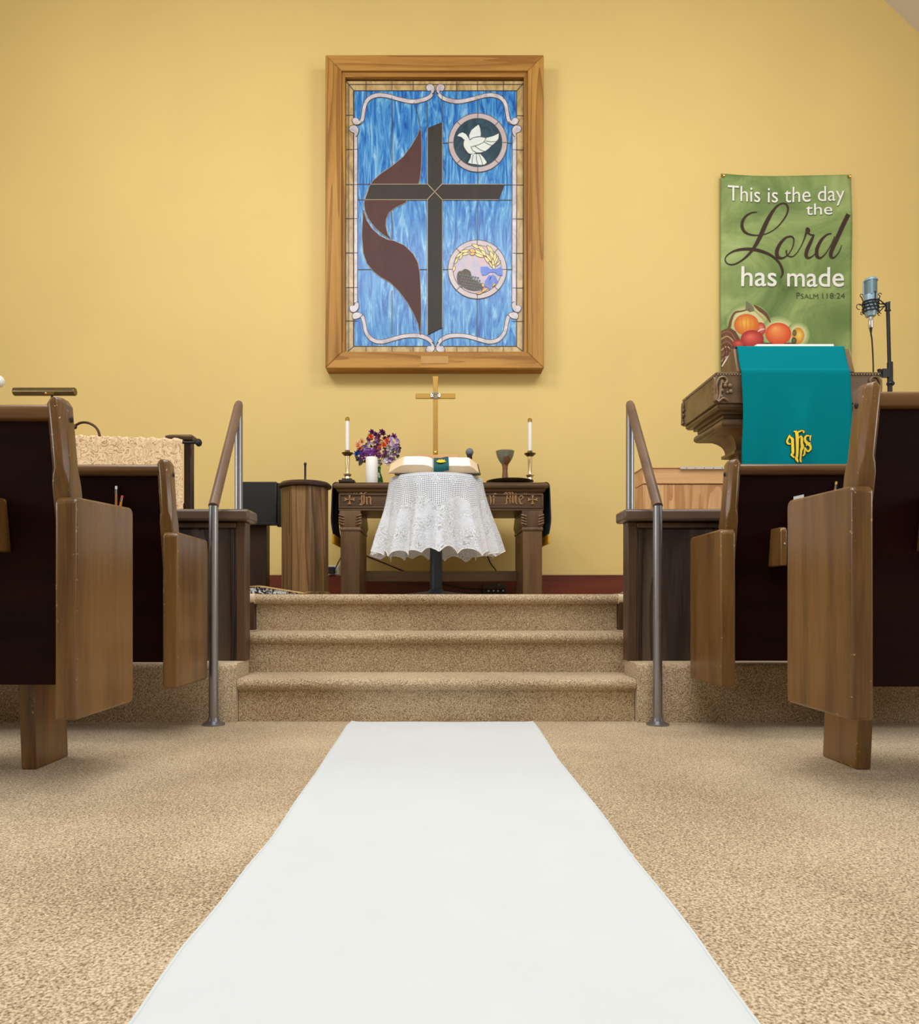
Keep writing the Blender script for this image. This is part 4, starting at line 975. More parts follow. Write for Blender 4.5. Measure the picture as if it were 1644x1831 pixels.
# carved lettering on the apron
TL = T0+.030
def a3(x, y, d): q = (590+x/16.44, 860+y/16.44); return Vector((XX(q[0], TL), d, ZZ(q[1], TL)))
def a4(x, y, d): q = (860+x/11.743, 860+y/11.743); return Vector((XX(q[0], TL), d, ZZ(q[1], TL)))
LTS = []
lt = MB()
def nextpart(nm):
    global lt
    lt.build(nm, M['letter'], tr_, smooth=False, recalc=True); lt = MB()
def cross_patty(cx_, cy_, R, fn):
    for k in range(4):
        a = pi/2*k; ca, sa = cos(a), sin(a)
        pts = [(R*.06, -R*.08), (R*.55, -R*.14), (R*1.0, -R*.38), (R*.9, 0), (R*1.0, R*.38), (R*.55, R*.14), (R*.06, R*.08)]
        lt.poly([(cx_+x*ca-y*sa, cy_+x*sa+y*ca) for x, y in pts], fn, TL-.002, .008)
cross_patty(582, 540, 155, a3); nextpart('carved_cross'); cross_patty(1090, 390, 105, a4); nextpart('carved_cross')
def ls(p, w_, fn): lt.ribbon(p, w_, fn, TL-.002, .008, sub=4)
for x in (715, 785): ls([(x, 350), (x+5, 390)], [34, 14], a3)
ls([(880, 380), (930, 350), (950, 420), (930, 520), (945, 620), (900, 690), (860, 690)], [20, 40, 40, 36, 40, 30, 12], a3)
ls([(1090, 340), (1040, 345), (1005, 400), (1010, 540), (1000, 640), (940, 700), (880, 715)], [14, 26, 40, 40, 40, 30, 12], a3)
ls([(860, 530), (900, 540), (930, 520)], [24, 18, 14], a3)
ls([(1055, 470), (1090, 500), (1090, 640), (1110, 700)], [20, 44, 44, 30], a3); ls([(1100, 520), (1160, 470), (1200, 510), (1195, 640), (1215, 700)], [16, 36, 44, 40, 24], a3)
nextpart('carved_word')
ls([(165, 290), (200, 330), (215, 420), (200, 490)], [14, 30, 30, 14], a4); ls([(330, 265), (290, 270), (270, 300), (275, 400), (270, 490)], [16, 24, 30, 30, 14], a4); ls([(240, 350), (310, 345)], 14, a4)
nextpart('carved_word')
ls([(480, 280), (530, 245), (555, 300), (540, 400), (545, 460), (510, 490)], [12, 26, 26, 24, 26, 14], a4)
ls([(555, 260), (610, 245), (620, 320), (610, 400), (620, 480)], [12, 26, 26, 22, 14], a4); ls([(560, 370), (640, 360)], 16, a4)
ls([(625, 260), (670, 245), (675, 330), (668, 440), (690, 470)], [12, 26, 26, 26, 12], a4); ls([(690, 460), (735, 250), (740, 330), (735, 440), (765, 490)], [10, 20, 28, 28, 14], a4)
ls([(800, 350), (820, 430), (840, 480), (890, 470)], [16, 30, 26, 10], a4); ls([(805, 350), (850, 310), (890, 345), (830, 400)], [12, 24, 24, 12], a4)
for x in (915, 950): ls([(x, 250), (x+12, 275)], [20, 8], a4)
nextpart('carved_word')
# cloth bands hanging over the two ends of the table
def stole(s, label):
    xe = xl if s < 0 else xr
    px_in = xe-s*.03
    prof = [(px_in-s*.03, TZ+.004), (xe-s*.02, TZ+.005), (xe+s*.004, TZ+.001), (xe+s*.014, TZ-.03), (xe+s*.020, 1.14), (xe+s*.022, 1.05), (xe+s*.008, .96)]
    pf = curve3([(a, 0, b) for a, b in prof], 6); rows = []
    for p in pf:
        rows.append([(p.x+s*.004*sin(k*.7)*(1 if p.z < TZ-.02 else 0), 5.02+.42*k/20, p.z) for k in range(21)])
    m_ = MB(); m_.grid(rows)
    o = m_.build('table_stole', [M['navy_cloth'] if s < 0 else M['green_cloth']]); tag(o, label, 'cloth', 'cloth bands over the table ends')
    sd = o.modifiers.new('thickness', 'SOLIDIFY'); sd.thickness = .006; sd.offset = 0
    fr = MB()
    for k in range(28): fr.tube([(pf[-1].x+s*.001*(k % 3), 5.022+.0155*k, .962), (pf[-1].x+s*(.002+.003*(k % 2)), 5.023+.0155*k, .90)], .007, 6)
    fr.build('fringe', M['gold_fringe'], o)
    m2 = MB(); m2.grid([[(q[0]+s*.0005-s*.006, 5.004+.016*k/3, q[2]) for k, q in enumerate(r_[:4])] for r_ in rows[6:-2]])
    o2 = m2.build('purple_lining', M['purple_cloth'], o)
    sd = o2.modifiers.new('thickness', 'SOLIDIFY'); sd.thickness = .005; sd.offset = 0
stole(-1, 'dark navy cloth band with gold fringe over the left end of the communion table')
stole(1, 'dark teal cloth band with gold fringe over the right end of the communion table')

# ------------------------------------------------------------------ things standing on the communion table
kd = 5.12/F
def candlestick(px, top, pan, foot, dark_base, label, CDn):
    kd = CDn/F
    b = Vector((XX(px, CDn), CDn, TZ)); r = empty('candlestick', b, label, 'candlestick', 'brass candlesticks on the communion table')
    zf = lambda py: ZZ(py, CDn)-TZ
    if dark_base:
        MB().rectloft([(b.x-14*kd, b.x+14*kd, b.y-14*kd, b.y+14*kd, TZ), (b.x-14*kd, b.x+14*kd, b.y-14*kd, b.y+14*kd, TZ+zf(860)), (b.x-9*kd, b.x+9*kd, b.y-9*kd, b.y+9*kd, TZ+zf(859.5)), (b.x-9*kd, b.x+9*kd, b.y-9*kd, b.y+9*kd, TZ+zf(856.5))]).build('base', M['darkwood'], r, bevel=.003)
        z0 = zf(856.5)
    else:
        MB().lathe(b, [(8.5*kd, 0), (8.5*kd, .006), (6*kd, .012), (4*kd, zf(858))], 20).build('base', M['brass'], r)
        z0 = zf(858)
    MB().lathe(b, [(6*kd, z0), (4.6*kd, z0+4*kd), (6.8*kd, z0+6.5*kd), (7.6*kd, z0+8*kd), (4.5*kd, z0+10*kd), (3.4*kd, z0+13*kd), (4.2*kd, z0+30*kd), (4.2*kd, zf(pan+5))], 20).build('stem', M['pale_brass'], r)
    MB().lathe(b, [(4*kd, zf(pan+5.5)), (6.5*kd, zf(pan+4)), (10.6*kd, zf(pan)), (10.2*kd, zf(pan-.7)), (6*kd, zf(pan+1.5)), (4*kd, zf(pan+1)), (4.4*kd, zf(pan-5)), (3.6*kd, zf(pan-5))], 24).build('drip_pan', M['bronze'], r)
    c_ = empty('taper_candle', b+Vector((0, 0, zf(pan-5))), label.replace('candlestick', 'candlestick').split(' candlestick')[0].replace('brass', 'white taper candle in the brass')+' candlestick of the communion table', 'candle', 'white taper candles')
    MB().lathe(b, [(3.3*kd, zf(pan-5)+.001), (3.6*kd, zf(pan-12)), (3.5*kd, zf(top+6))], 18).build('wax', M['wax'], c_)
    MB().lathe(b, [(3.8*kd, zf(top+7)), (3.8*kd, zf(top+2.2)), (2.2*kd, zf(top)), (1*kd, zf(top)-.0005)], 18).build('follower', M['brassdull'], c_)
    return c_
c1 = candlestick(621.5, 746, 810.5, 861, True, 'left brass candlestick on a square dark base, beside the flowers', 5.02)
c2 = candlestick(948, 748, 811.5, 861, False, 'right brass candlestick beside the pottery chalice', 5.29)
c1['label'] = 'slim white candle with a brass cap in the left candlestick'
c2['label'] = 'slim white candle with a brass cap in the right candlestick'
b = Vector((XX(665, 5.04), 5.04, TZ)); k = 5.04/F
o = MB().lathe(b, [(10.3*k, 0), (10.8*k, .004), (10.8*k, 46*k), (10*k, 47.5*k), (7*k, 47*k), (1*k, 46.5*k)], 32).build('pillar_candle', M['wax'], loc=b)
tag(o, 'thick white pillar candle standing on the communion table in front of the flowers', 'candle')
MB().tube([b+Vector((0, 0, 46.4*k)), b+Vector((.001, 0, 48*k))], .0012, 6).build('wick', M['black'], o)
VD = 5.2; k = VD/F; b = Vector((XX(677, VD), VD, TZ))
o = MB().lathe(b, [(6*k, 0), (7.5*k, 2*k), (8.6*k, 10*k), (7.5*k, 17*k), (4.5*k, 25*k), (3.6*k, 30*k), (4.6*k, 36*k), (4.1*k, 36*k), (3.1*k, 30*k), (4*k, 25*k), (7*k, 17*k), (8*k, 10*k), (6.5*k, 3*k)], 24).build('vase', M['green_glass'], loc=b)
tag(o, 'green glass vase holding the bouquet, behind the pillar candle', 'vase')
br_ = empty('flower_bouquet', b+Vector((0, 0, .10)), 'bouquet of purple, orange, lilac and white flowers in the green vase', 'flowers')
FC = {n: plain('petal_'+n, c_, .7, var=.25, scale=60) for n, c_ in (('purple', (112, 52, 120)), ('violet', (118, 40, 150)), ('orange', (236, 116, 64)), ('peach', (240, 170, 130)), ('lilac', (196, 172, 206)), ('white', (230, 222, 226)), ('maroon', (104, 36, 66)), ('blue', (46, 82, 150)), ('yellow', (232, 214, 120)), ('lavender', (158, 122, 190)), ('leaf', (52, 56, 34)), ('moss', (96, 106, 56)))}
def fpos(x, y, dd=0): return P(600+x/11.743, 750+y/11.743, VD+dd)
def petal(mb, c_, d, l, w_, curl, m=0):
    d = d.normalized(); sdv = d.cross(Vector((0, -1, .2))); sdv = sdv.normalized() if sdv.length > .01 else Vector((1, 0, 0)); nn = sdv.cross(d)
    rows = []
    for i in range(5):
        t_ = i/4; wv = w_*sin(pi*(.12+.86*t_))*.5; cp = c_+d*l*t_+nn*curl*t_*t_
        rows.append([cp-sdv*wv+nn*.1*w_, cp, cp+sdv*wv+nn*.1*w_])
    mb.grid(rows, m)
def star(x, y, col, size, npet=6, dd=0.0, wide=.45):
    c_ = fpos(x, y, dd); mb = MB(); ph = random.random()*6
    for layer in range(2):
        for i in range(npet):
            a = ph+2*pi*i/npet+layer*.5; tilt = .35+.45*layer+random.random()*.3
            d = Vector((cos(a)*cos(tilt), -sin(tilt), sin(a)*cos(tilt)))
            petal(mb, c_, d, size*(1-.25*layer)*(.85+.3*random.random()), size*wide, size*.15)
    mb.ball(c_-Vector((0, size*.15, 0)), size*.13, 0, 8)
    return mb.build('flower', FC[col], br_)
def cluster(x, y, cols, rad, n, size, dd=0.0):
    c0 = fpos(x, y, dd); mb = MB()
    for i in range(n):
        a = random.random()*2*pi; zc = random.random(); rr = sqrt(1-zc*zc)
        c_ = c0+Vector((rr*cos(a)*rad, -zc*rad*.8, rr*sin(a)*rad)); mi = random.randrange(len(cols))
        for q in range(5):
            b_ = 2*pi*q/5+i; petal(mb, c_, Vector((cos(b_), -.35, sin(b_))), size, size*.8, 0, mi)
    return mb.build('flower_head', [FC[q] for q in cols], br_)
for x, y, cc, sz in ((770, 270, 'purple', .030), (850, 320, 'purple', .028), (980, 270, 'purple', .032), (1010, 300, 'maroon', .026), (910, 360, 'purple', .030), (1230, 365, 'purple', .030), (1130, 380, 'maroon', .026), (1040, 405, 'purple', .026)): star(x, y, cc, sz, 6, random.uniform(-.03, .05), .5)
for x, y, cc, sz in ((750, 370, 'orange', .030), (1080, 450, 'orange', .030), (1020, 540, 'orange', .032), (930, 610, 'orange', .026), (510, 620, 'orange', .030), (560, 470, 'peach', .030), (480, 550, 'peach', .032), (980, 480, 'yellow', .018), (450, 730, 'blue', .030), (490, 690, 'blue', .026)): star(x, y, cc, sz, 7, random.uniform(-.06, -.02), .4)
for x, y, cc, rd, n_ in ((760, 560, ['white', 'lilac', 'maroon'], .052, 34), (800, 450, ['maroon', 'purple'], .045, 26), (900, 500, ['maroon', 'purple'], .03, 16), (1210, 500, ['lavender', 'lilac'], .042, 30), (1270, 630, ['lavender', 'purple'], .032, 18), (1100, 650, ['white', 'moss'], .032, 20), (970, 840, ['white', 'lilac'], .034, 20), (1080, 860, ['white', 'lilac'], .034, 20), (570, 770, ['violet', 'purple'], .044, 32), (690, 740, ['violet', 'purple'], .042, 30), (820, 730, ['violet', 'maroon'], .038, 26), (950, 700, ['maroon', 'purple'], .040, 26), (600, 660, ['violet', 'lavender'], .034, 20), (1190, 730, ['moss', 'lilac'], .038, 24), (1200, 830, ['purple', 'lilac'], .036, 22), (690, 640, ['lilac', 'white'], .03, 18)): cluster(x, y, cc, rd, n_, .0125, random.uniform(-.03, .04))
for (x, y), (ex, ey) in zip(((520, 820), (560, 850), (480, 780), (1280, 620), (1180, 820), (1120, 600), (600, 860), (1280, 780), (1300, 560), (700, 330)), ((430, 880), (500, 985), (420, 830), (1400, 610), (1150, 900), (1040, 630), (640, 920), (1360, 770), (1370, 540), (680, 320))):
    mb = MB(); a_ = fpos(x, y, -.01); b_ = fpos(ex, ey, -.02); petal(mb, a_, b_-a_, (b_-a_).length, .032, .005); mb.build('leaf', FC['leaf'], br_)
stm = MB()
for i in range(6): stm.tube([b+Vector((.004*cos(i), .004*sin(i), .02)), b+Vector((.008*cos(i), .008*sin(i), .14)), b+Vector((.05*cos(i), .03*sin(i), .24))], .0022, 6)
stm.build('stems', FC['moss'], br_)
# brass cross on its wooden stand
CD_ = 5.24; k = CD_/F; xc = XX(779, CD_)
r = empty('brass_cross', (xc, CD_, TZ), 'tall brass cross on a wooden block in the middle of the communion table', 'cross')
zt = ZZ(813, 5.15)
MB().rectloft([(xc-.19, xc+.19, 5.13, 5.36, TZ), (xc-.19, xc+.19, 5.13, 5.36, TZ+.03), (xc-.165, xc+.165, 5.15, 5.34, TZ+.035), (xc-.165, xc+.165, 5.15, 5.34, zt)]).build('wooden_block', M['lightoakx'], r, bevel=.004)
MB().lathe((xc, CD_, zt), [(5*k, 0), (5*k, .006), (3.4*k, .010), (4.4*k, .022), (4.4*k, .030), (3.8*k, .04)], 16).build('socket', M['brass'], r)
zb0 = zt+.036
yA, yB = CD_-.009, CD_+.009
up = MB().prism([(xc-4.2*k, yA, zb0), (xc+4.2*k, yA, zb0), (xc+4.2*k, yA, ZZ(712, CD_)), (xc+3.8*k, yA, ZZ(695, CD_)), (xc+5.2*k, yA, ZZ(673, CD_)), (xc-5.2*k, yA, ZZ(673, CD_)), (xc-3.8*k, yA, ZZ(695, CD_)), (xc-4.2*k, yA, ZZ(712, CD_))], (0, .018, 0))
up.build('upright', M['brassdull'], r, bevel=.002)
MB().box(XX(743.5, CD_), XX(814.5, CD_), yA+.001, yB-.001, ZZ(713, CD_), ZZ(704, CD_)).build('crossbar', M['brassdull'], r, bevel=.002)
em = MB(); cc = Vector((xc, yA-.004, ZZ(708, CD_)))
for q in range(2):
    for dz in (0,): em.tube([cc+Vector(((6.5-q*2)*k*cos(2*pi*i/24)*1.25, 0, (6.5-q*2)*k*sin(2*pi*i/24)*.8)) for i in range(25)], .0028, 8)
for dx in (-3, 0, 3): em.tube([cc+Vector((dx*k, 0, -4*k)), cc+Vector((dx*k, 0, 4*k))], .0028, 8)
em.tube([cc+Vector((-3*k, 0, 0)), cc+Vector((0, 0, 0))], .0025, 8)
em.build('emblem', M['silver'], r)
# plate and chalice
PD = 5.13; k = PD/F
b = Vector((XX(912, PD), PD, TZ))
o = MB().lathe(b, [(24*k, 0), (30*k, .004), (41*k, .026), (42.5*k, .030), (41*k, .033), (30*k, .012), (10*k, .008), (1*k, .008)], 40).build('pottery_plate', M['plate'], loc=b); tag(o, 'dark olive pottery plate under the chalice', 'plate')
b = Vector((XX(903, PD), PD-.02, TZ+.013)); zf = lambda py: ZZ(py, PD)-TZ-.013
r = empty('chalice', b, 'grey-green pottery chalice with a brown stem, standing on the dark plate', 'chalice')
MB().lathe(b, [(9*k, 0), (9.5*k, .006), (6*k, .016), (4.6*k, zf(844)), (5*k, zf(835)), (6.2*k, zf(831))], 24).build('stem', M['rust'], r)
MB().lathe(b, [(5.5*k, zf(832)), (10*k, zf(826)), (14.2*k, zf(818)), (16.4*k, zf(809)), (16.6*k, zf(808)), (15.8*k, zf(808.2)), (13.4*k, zf(818)), (9*k, zf(825)), (1*k, zf(828))], 32).build('bowl', M['pottery'], r)
dr = MB()
for k_, (u0, u1, vv) in enumerate(((-6, 9, 0),)):
    rows = []
    for i in range(9):
        ang = radians(-90+(-22+i*9)); low = 831; hi = 824-6*sin(i/8*pi)+(2 if i % 3 == 0 else 0)
        rows.append([b+Vector(((rr+.4)*k*cos(ang), (rr+.4)*k*sin(ang), zf(py))) for rr, py in ((6.4, 831.5), (10.2, 826), (10.2+(826-hi)*.52, hi))])
    dr.grid(rows)
dr.build('brown_drip', M['rust'], r)

# ------------------------------------------------------------------ lace table in front
LC = Vector((XX(780, 4.5), 4.5, ST)); LZ = 1.244
r = empty('round_table', LC, 'small round table with a black pedestal, hidden under the white lace cloth', 'table')
MB().lathe(LC, [(.28, LZ-ST-.03), (.283, LZ-ST-.02), (.283, LZ-ST-.006), (.28, LZ-ST-.003)], 48).build('tabletop', M['darkwood'], r)
MB().lathe(LC, [(.038, .02), (.038, LZ-ST-.03)], 24).build('pedestal', M['polemetal'], r)
MB().lathe(LC, [(.20, 0), (.20, .012), (.05, .03), (.04, .04)], 32).build('foot', M['polemetal'], r)
nA = 360; rows = []; uvs = []; prevs = []
levels = [i/26 for i in range(27)]
def hemz(a): return .770+.030*abs(sin(a*11+.6+.5*sin(a*3)))**.7+.010*sin(a*4+1)+.006*sin(a*17)
m_ = MB()
for i, v in enumerate(levels):
    row = []
    for j in range(nA):
        a = 2*pi*j/nA; am = min(1, v*1.3)*.030
        f_ = sin(a*13+1.2*sin(a*3)+.8)*am+sin(a*23+2*sin(a*2))*am*.45+sin(a*7)*am*.4
        rr = .289+.095*(v**1.15)+f_*(v**.7)
        if v < .06: rr = .283+.006*(v/.06)
        z = LZ+.004-(LZ+.004-hemz(a))*v
        if v < .02: z = LZ+.004
        row.append((LC.x+rr*cos(a), LC.y+rr*sin(a), z)); uvs.append((a*.33, v*.46))
    rows.append(row)
m_.grid(rows, closed=True)
n0 = len(m_.v); cr_ = []
for q in (.20, .10, .02):
    row = [(LC.x+q*cos(2*pi*j/nA), LC.y+q*sin(2*pi*j/nA), LZ+.004) for j in range(nA)]
    cr_.append(row); uvs += [(p[0], .04+.0*p[1]) for p in row]
m_.grid(cr_, closed=True)
for j in range(nA):
    q = (j+1) % nA
    m_.f.append((j, n0+j, n0+q, q)); m_.m.append(0)
m_.f.append(tuple(n0+2*nA+j for j in range(nA))); m_.m.append(0)
o = m_.build('lace_tablecloth', M['lace'], loc=LC+Vector((0, 0, .25)), ang=80, uv=uvs)
tag(o, 'white crochet lace cloth with a scalloped hem draped over the small round table', 'tablecloth')
he = MB(); he.tube([Vector(p)+Vector((0, 0, -.001)) for p in rows[-1]]+[Vector(rows[-1][0])], .0022, 5); he.build('scalloped_edge', M['wax'], o)
# open bible on a stand
BDn, BDf, bz0, bz1 = 4.33, 4.53, 1.262, 1.352
r = empty('book_stand', (0, 4.43, LZ+.004), 'low wooden book stand on the lace cloth under the open bible', 'book stand')
nrm = Vector((0, -(bz1-bz0), BDf-BDn)).normalized()
MB().sideprism([(BDn-.02, LZ+.006), (BDn-.02, bz0-.004), (BDn, bz0-.004), (BDf+.03, bz1+.007), (BDf+.03, bz1-.012), (BDn+.02, LZ+.006)], -.25, .262).build('sloped_board', M['trim_wood'], r, bevel=.003)
MB().sideprism([(BDf-.03, LZ+.005), (BDf-.03, bz1-.028), (BDf+.0, bz1-.014), (BDf+.0, LZ+.005)], -.2, .2).build('rear_support', M['trim_wood'], r, bevel=.002)
r = empty('open_bible', (0, BDn, bz0), 'large open bible with cream pages propped up on the lace-covered table', 'book')
sec = [(-.284, .003), (-.212, .044), (-.16, .050), (-.09, .050), (-.04, .042), (-.012, .022), (0, .014), (.012, .024), (.05, .040), (.10, .044), (.16, .042), (.202, .040), (.252, .002)]
ss, _ = catmull(sec, [0]*len(sec), 5)
def bkp(u, hgt, t_): return Vector((u, BDn+(BDf-BDn)*t_, bz0+(bz1-bz0)*t_))+nrm*hgt
pg = MB(); pg.grid([[bkp(u, h_, t_) for u, h_ in ss] for t_ in (0, .25, .5, .75, 1)])
pg.add([bkp(u, h_, 0) for u, h_ in ss]+[bkp(u, .001, 0) for u, h_ in ss], [(i, i+1, i+1+len(ss), i+len(ss)) for i in range(len(ss)-1)], 1)
pg.add([bkp(u, h_, 1) for u, h_ in ss]+[bkp(u, .001, 1) for u, h_ in ss], [(i+1, i, i+len(ss), i+1+len(ss)) for i in range(len(ss)-1)], 1)
o = pg.build('pages', [M['paper'], M['pageedge']], r, ang=50)
for i, p in enumerate(o.data.polygons):
    if p.material_index == 0 and (abs(p.center.x) > .206 or p.center.x < -.215): p.material_index = 1
MB().prism([bkp(-.284, -.003, .01), bkp(.252, -.003, .01), bkp(.252, -.003, .99), bkp(-.284, -.003, .99)], nrm*.004).build('cover', M['darkwood'], r)
def sech(u):
    for a, b_ in zip(ss, ss[1:]):
        if a[0] <= u <= b_[0]: return a[1]+(b_[1]-a[1])*(u-a[0])/(b_[0]-a[0]+1e-9)
    return 0
rows = []
for t_ in (1.0, .75, .5, .25, 0, -.015): rows.append([bkp(u, max(sech(u), .034)+.004, t_) for u in [(-.017+.090*i/10) for i in range(11)]])
rows.append([p+Vector((0, -.002, -.03)) for p in rows[-1]])
mk = MB(); mk.grid(rows); o = mk.build('bookmark', M['teal'] if False else plain('bookmark_teal', (8, 86, 92), .8), r)
sd = o.modifiers.new('thickness', 'SOLIDIFY'); sd.thickness = .0015
eb = MB(); cu = .028
pts = [(-.022, .30), (-.030, .42), (-.018, .50), (-.012, .62), (-.004, .52), (.004, .64), (.010, .52), (.022, .60), (.020, .46), (.030, .36), (.016, .28), (-.006, .24)]
eb.prism([bkp(cu+u, .049, v_) for u, v_ in pts], nrm*.002); eb.build('gold_emblem', M['gold_thread'], o)
# small ball microphone
mb_ = Vector((XX(840, 4.66), 4.66, LZ+.005))
r = empty('desk_microphone', mb_, 'small microphone with a round grey head standing behind the open bible', 'microphone')
MB().lathe(mb_, [(.035, 0), (.035, .008), (.010, .014), (.009, .05), (.013, .06), (.017, .178), (.019, .19)], 20).build('handle', M['black'], r)
MB().ball(mb_+Vector((0, 0, ZZ(808.5, 4.66)-mb_.z)), .0255, n=22).build('grille_ball', M['greyfoam'], r)

# ------------------------------------------------------------------ font, music stand, outlet, floor things
FDp = 4.65; k = FDp/F; b = Vector((XX(546, FDp), FDp, ST))
r = empty('baptismal_font', b, 'octagonal oak baptismal font with a dark round lid, left of the communion table', 'font')
zc = ZZ(867, FDp-.15)-ST
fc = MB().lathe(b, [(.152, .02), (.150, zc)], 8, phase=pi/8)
for i_ in range(8): fc.m[i_] = i_ % 2  # every second facet takes the paler copy, painting in the facet shading
fc.build('column', [M['fontwood'], M['fontwood_lit']], r, bevel=.004, ang=20)
MB().lathe(b, [(.17, 0), (.17, .02), (.155, .03)], 8, phase=pi/8).build('foot', M['fontwood'], r)
ld = MB().lathe(b, [(.150, zc), (.166, zc+.004), (.168, zc+.016), (.160, zc+.026), (.150, zc+.034), (.06, zc+.040), (.02, zc+.042)], 40).build('lid', M['darkwood'], r)
MB().lathe(b, [(.012, zc+.042), (.007, zc+.05), (.007, ZZ(832, FDp)-ST), (.010, ZZ(830, FDp)-ST), (.007, ZZ(827, FDp)-ST)], 12).build('lid_handle', M['blackmetal'], ld)
SD_ = 4.85; b = Vector((XX(461, SD_), SD_+.06, ST))
r = empty('music_stand', b, 'black flat panel on a dark wooden post, between the left handrail and the font', 'stand')
MB().box(XX(430, SD_), XX(496, SD_), SD_-.02, SD_+.015, ZZ(940, SD_), ZZ(862, SD_)).build('panel', M['black'], r, bevel=.006)
MB().box(XX(430, SD_), XX(498, SD_), SD_-.045, SD_-.02, ZZ(940, SD_), ZZ(936, SD_)).build('ledge', M['blackmetal'], r, bevel=.002)
MB().box(XX(496, SD_), XX(503, SD_), SD_-.01, SD_+.03, ZZ(942, SD_), ZZ(864, SD_)).build('side_rail', M['blackmetal'], r, bevel=.003)
MB().box(XX(445, SD_), XX(476, SD_), SD_+.012, SD_+.11, ST+.03, ZZ(930, SD_)).build('post', M['darkwood'], r, bevel=.004)
MB().box(XX(436, SD_), XX(486, SD_), SD_-.04, SD_+.16, ST, ST+.03).build('base', M['darkwood'], r, bevel=.005)
ow = P(598, 1029, WD-.004)
r = empty('wall_outlet', ow, 'white wall outlet low on the yellow wall, between the font and the communion table', 'outlet')
MB().box(XX(589, WD), XX(607, WD), WD-.012, WD-.001, ZZ(1029, WD)+.005, ZZ(1011, WD)).build('cover_plate', M['white_plastic'], r, bevel=.003)
MB().box(XX(588, WD), XX(600, WD), WD-.05, WD-.012, ZZ(1026, WD), ZZ(1014, WD)).build('plug', M['black'], r, bevel=.004)
def cable(pts, label): tag(MB().tube(curve3(pts, 6), .0048, 8).build('wall_cable', M['cable']), label, 'cable', 'cables under the communion table')
wy = WD-.012
cable([P(598, 1020, wy-.03), P(625, 975, wy), P(651, 992, wy), P(690, 1008, wy), P(722, 1021, wy), P(760, 1032, wy-.02), P(800, 1046, wy-.025), P(840, 1053, wy-.03), P(868, 1052, wy-.03)], 'dark cable running from the wall outlet to the black box under the table')
cable([P(845, 960, wy), P(869, 990, wy), P(878, 1008, wy), P(888, 1022, wy-.02), P(892, 1044, wy-.025)], 'dark cable hanging down the wall behind the lace cloth, on its right side')
ADp = 5.56; az = ST+.002
r = empty('audio_box', (XX(885, ADp), ADp+.05, ST), 'small black box with silver knobs on the floor under the communion table', 'audio box')
MB().sideprism([(ADp, ST), (ADp, ST+.06), (ADp+.04, ST+.10), (ADp+.12, ST+.10), (ADp+.12, ST)], XX(864, ADp), XX(905, ADp)).build('case', M['black'], r, bevel=.006)
for px, py in ((874, 1057), (883, 1056.5), (891, 1057), (900, 1056.5)): MB().ball(P(px, py, ADp-.004), .009, n=10).build('knob', M['silver'], r)
MB().tube([P(892, 1050, ADp+.03), P(892, 1043, ADp+.03)], .005, 8).build('jack', M['silver'], r)
# printed carton lying on the top step
def print_mat():
    m, nt, b = newmat('black_white_print')
    tc = N(nt, 'ShaderNodeTexCoord'); n = N(nt, 'ShaderNodeTexNoise'); n.inputs['Scale'].default_value = 45; n.inputs['Detail'].default_value = 2; n.inputs['Distortion'].default_value = 2
    nt.links.new(tc.outputs['Object'], n.inputs['Vector']); rr = N(nt, 'ShaderNodeValToRGB'); rr.color_ramp.elements[0].position = .46; rr.color_ramp.elements[1].position = .54
    rr.color_ramp.elements[0].color = lin((24, 24, 28)); rr.color_ramp.elements[1].color = lin((222, 226, 232))
    nt.links.new(n.outputs['Fac'], rr.inputs['Fac']); nt.links.new(rr.outputs['Color'], b.inputs['Base Color']); b.inputs['Roughness'].default_value = .6
    return m
QD = 3.66
a = P(447, 1066, QD); a.z = ST+.004; bq = P(447, 1050, QD); cq = P(462, 1049, QD+.0); dq = P(542, 1063.5, QD); dq.z = ST+.006
r = empty('carton', (a.x+.12, QD+.05, ST), 'flattened tan carton with black and white print, left end of the top step', 'carton')
MB().prism([a, bq, cq, dq], (0, .10, 0)).build('printed_side', print_mat(), r)
fp_ = MB().prism([bq+Vector((0, -.004, .001)), bq+Vector((0, -.004, .005)), cq+Vector((0, -.004, .006)), dq+Vector((.006, -.004, .003)), dq+Vector((0, -.004, 0)), cq+Vector((0, -.004, 0))], (0, .11, 0)); fp_.build('flap', M['cardboard'], r)

# ------------------------------------------------------------------ curtain screen, piano lamp, globe on the left
KD = 4.0
r = empty('curtain_screen', (XX(230, KD), KD, ST), 'low dark wood screen on the left of the stage carrying a rod', 'screen')
MB().box(XX(331, KD), XX(344.5, KD), KD-.02, KD+.03, ST, ZZ(787, KD)).build('post', M['darkwood'], r, bevel=.004)
MB().rectloft([(XX(303, KD), XX(347, KD), KD-.035, KD+.045, ZZ(789, KD)), (XX(300, KD), XX(348.5, KD), KD-.04, KD+.05, ZZ(785, KD)), (XX(300, KD), XX(348.5, KD), KD-.04, KD+.05, ZZ(782, KD)), (XX(307, KD), XX(346, KD), KD-.025, KD+.04, ZZ(779, KD))]).build('post_cap', M['trim_wood'], r, bevel=.003)
MB().box(XX(20, KD), XX(33, KD), KD-.02, KD+.03, ST, ZZ(787, KD)).build('post', M['darkwood'], r, bevel=.004)
MB().box(XX(33, KD), XX(331, KD), KD+.0, KD+.02, ST, ZZ(900, KD)).build('lower_panel', M['darkwood'], r)
rod = MB(); zr = ZZ(795, KD); rod.tube([(XX(18, KD), KD-.05, zr), (XX(352, KD), KD-.05, zr)], .007, 12); rod = rod.build('rod', M['blackmetal'], r)
fn = MB().lathe((XX(350, KD), KD-.05, zr), [(.007, 0), (.011, .004), (.007, .01), (.010, .016), (.020, .026), (.022, .034), (.017, .044), (.006, .05)], 18, axis='X'); fn.build('finial', M['black'], rod)
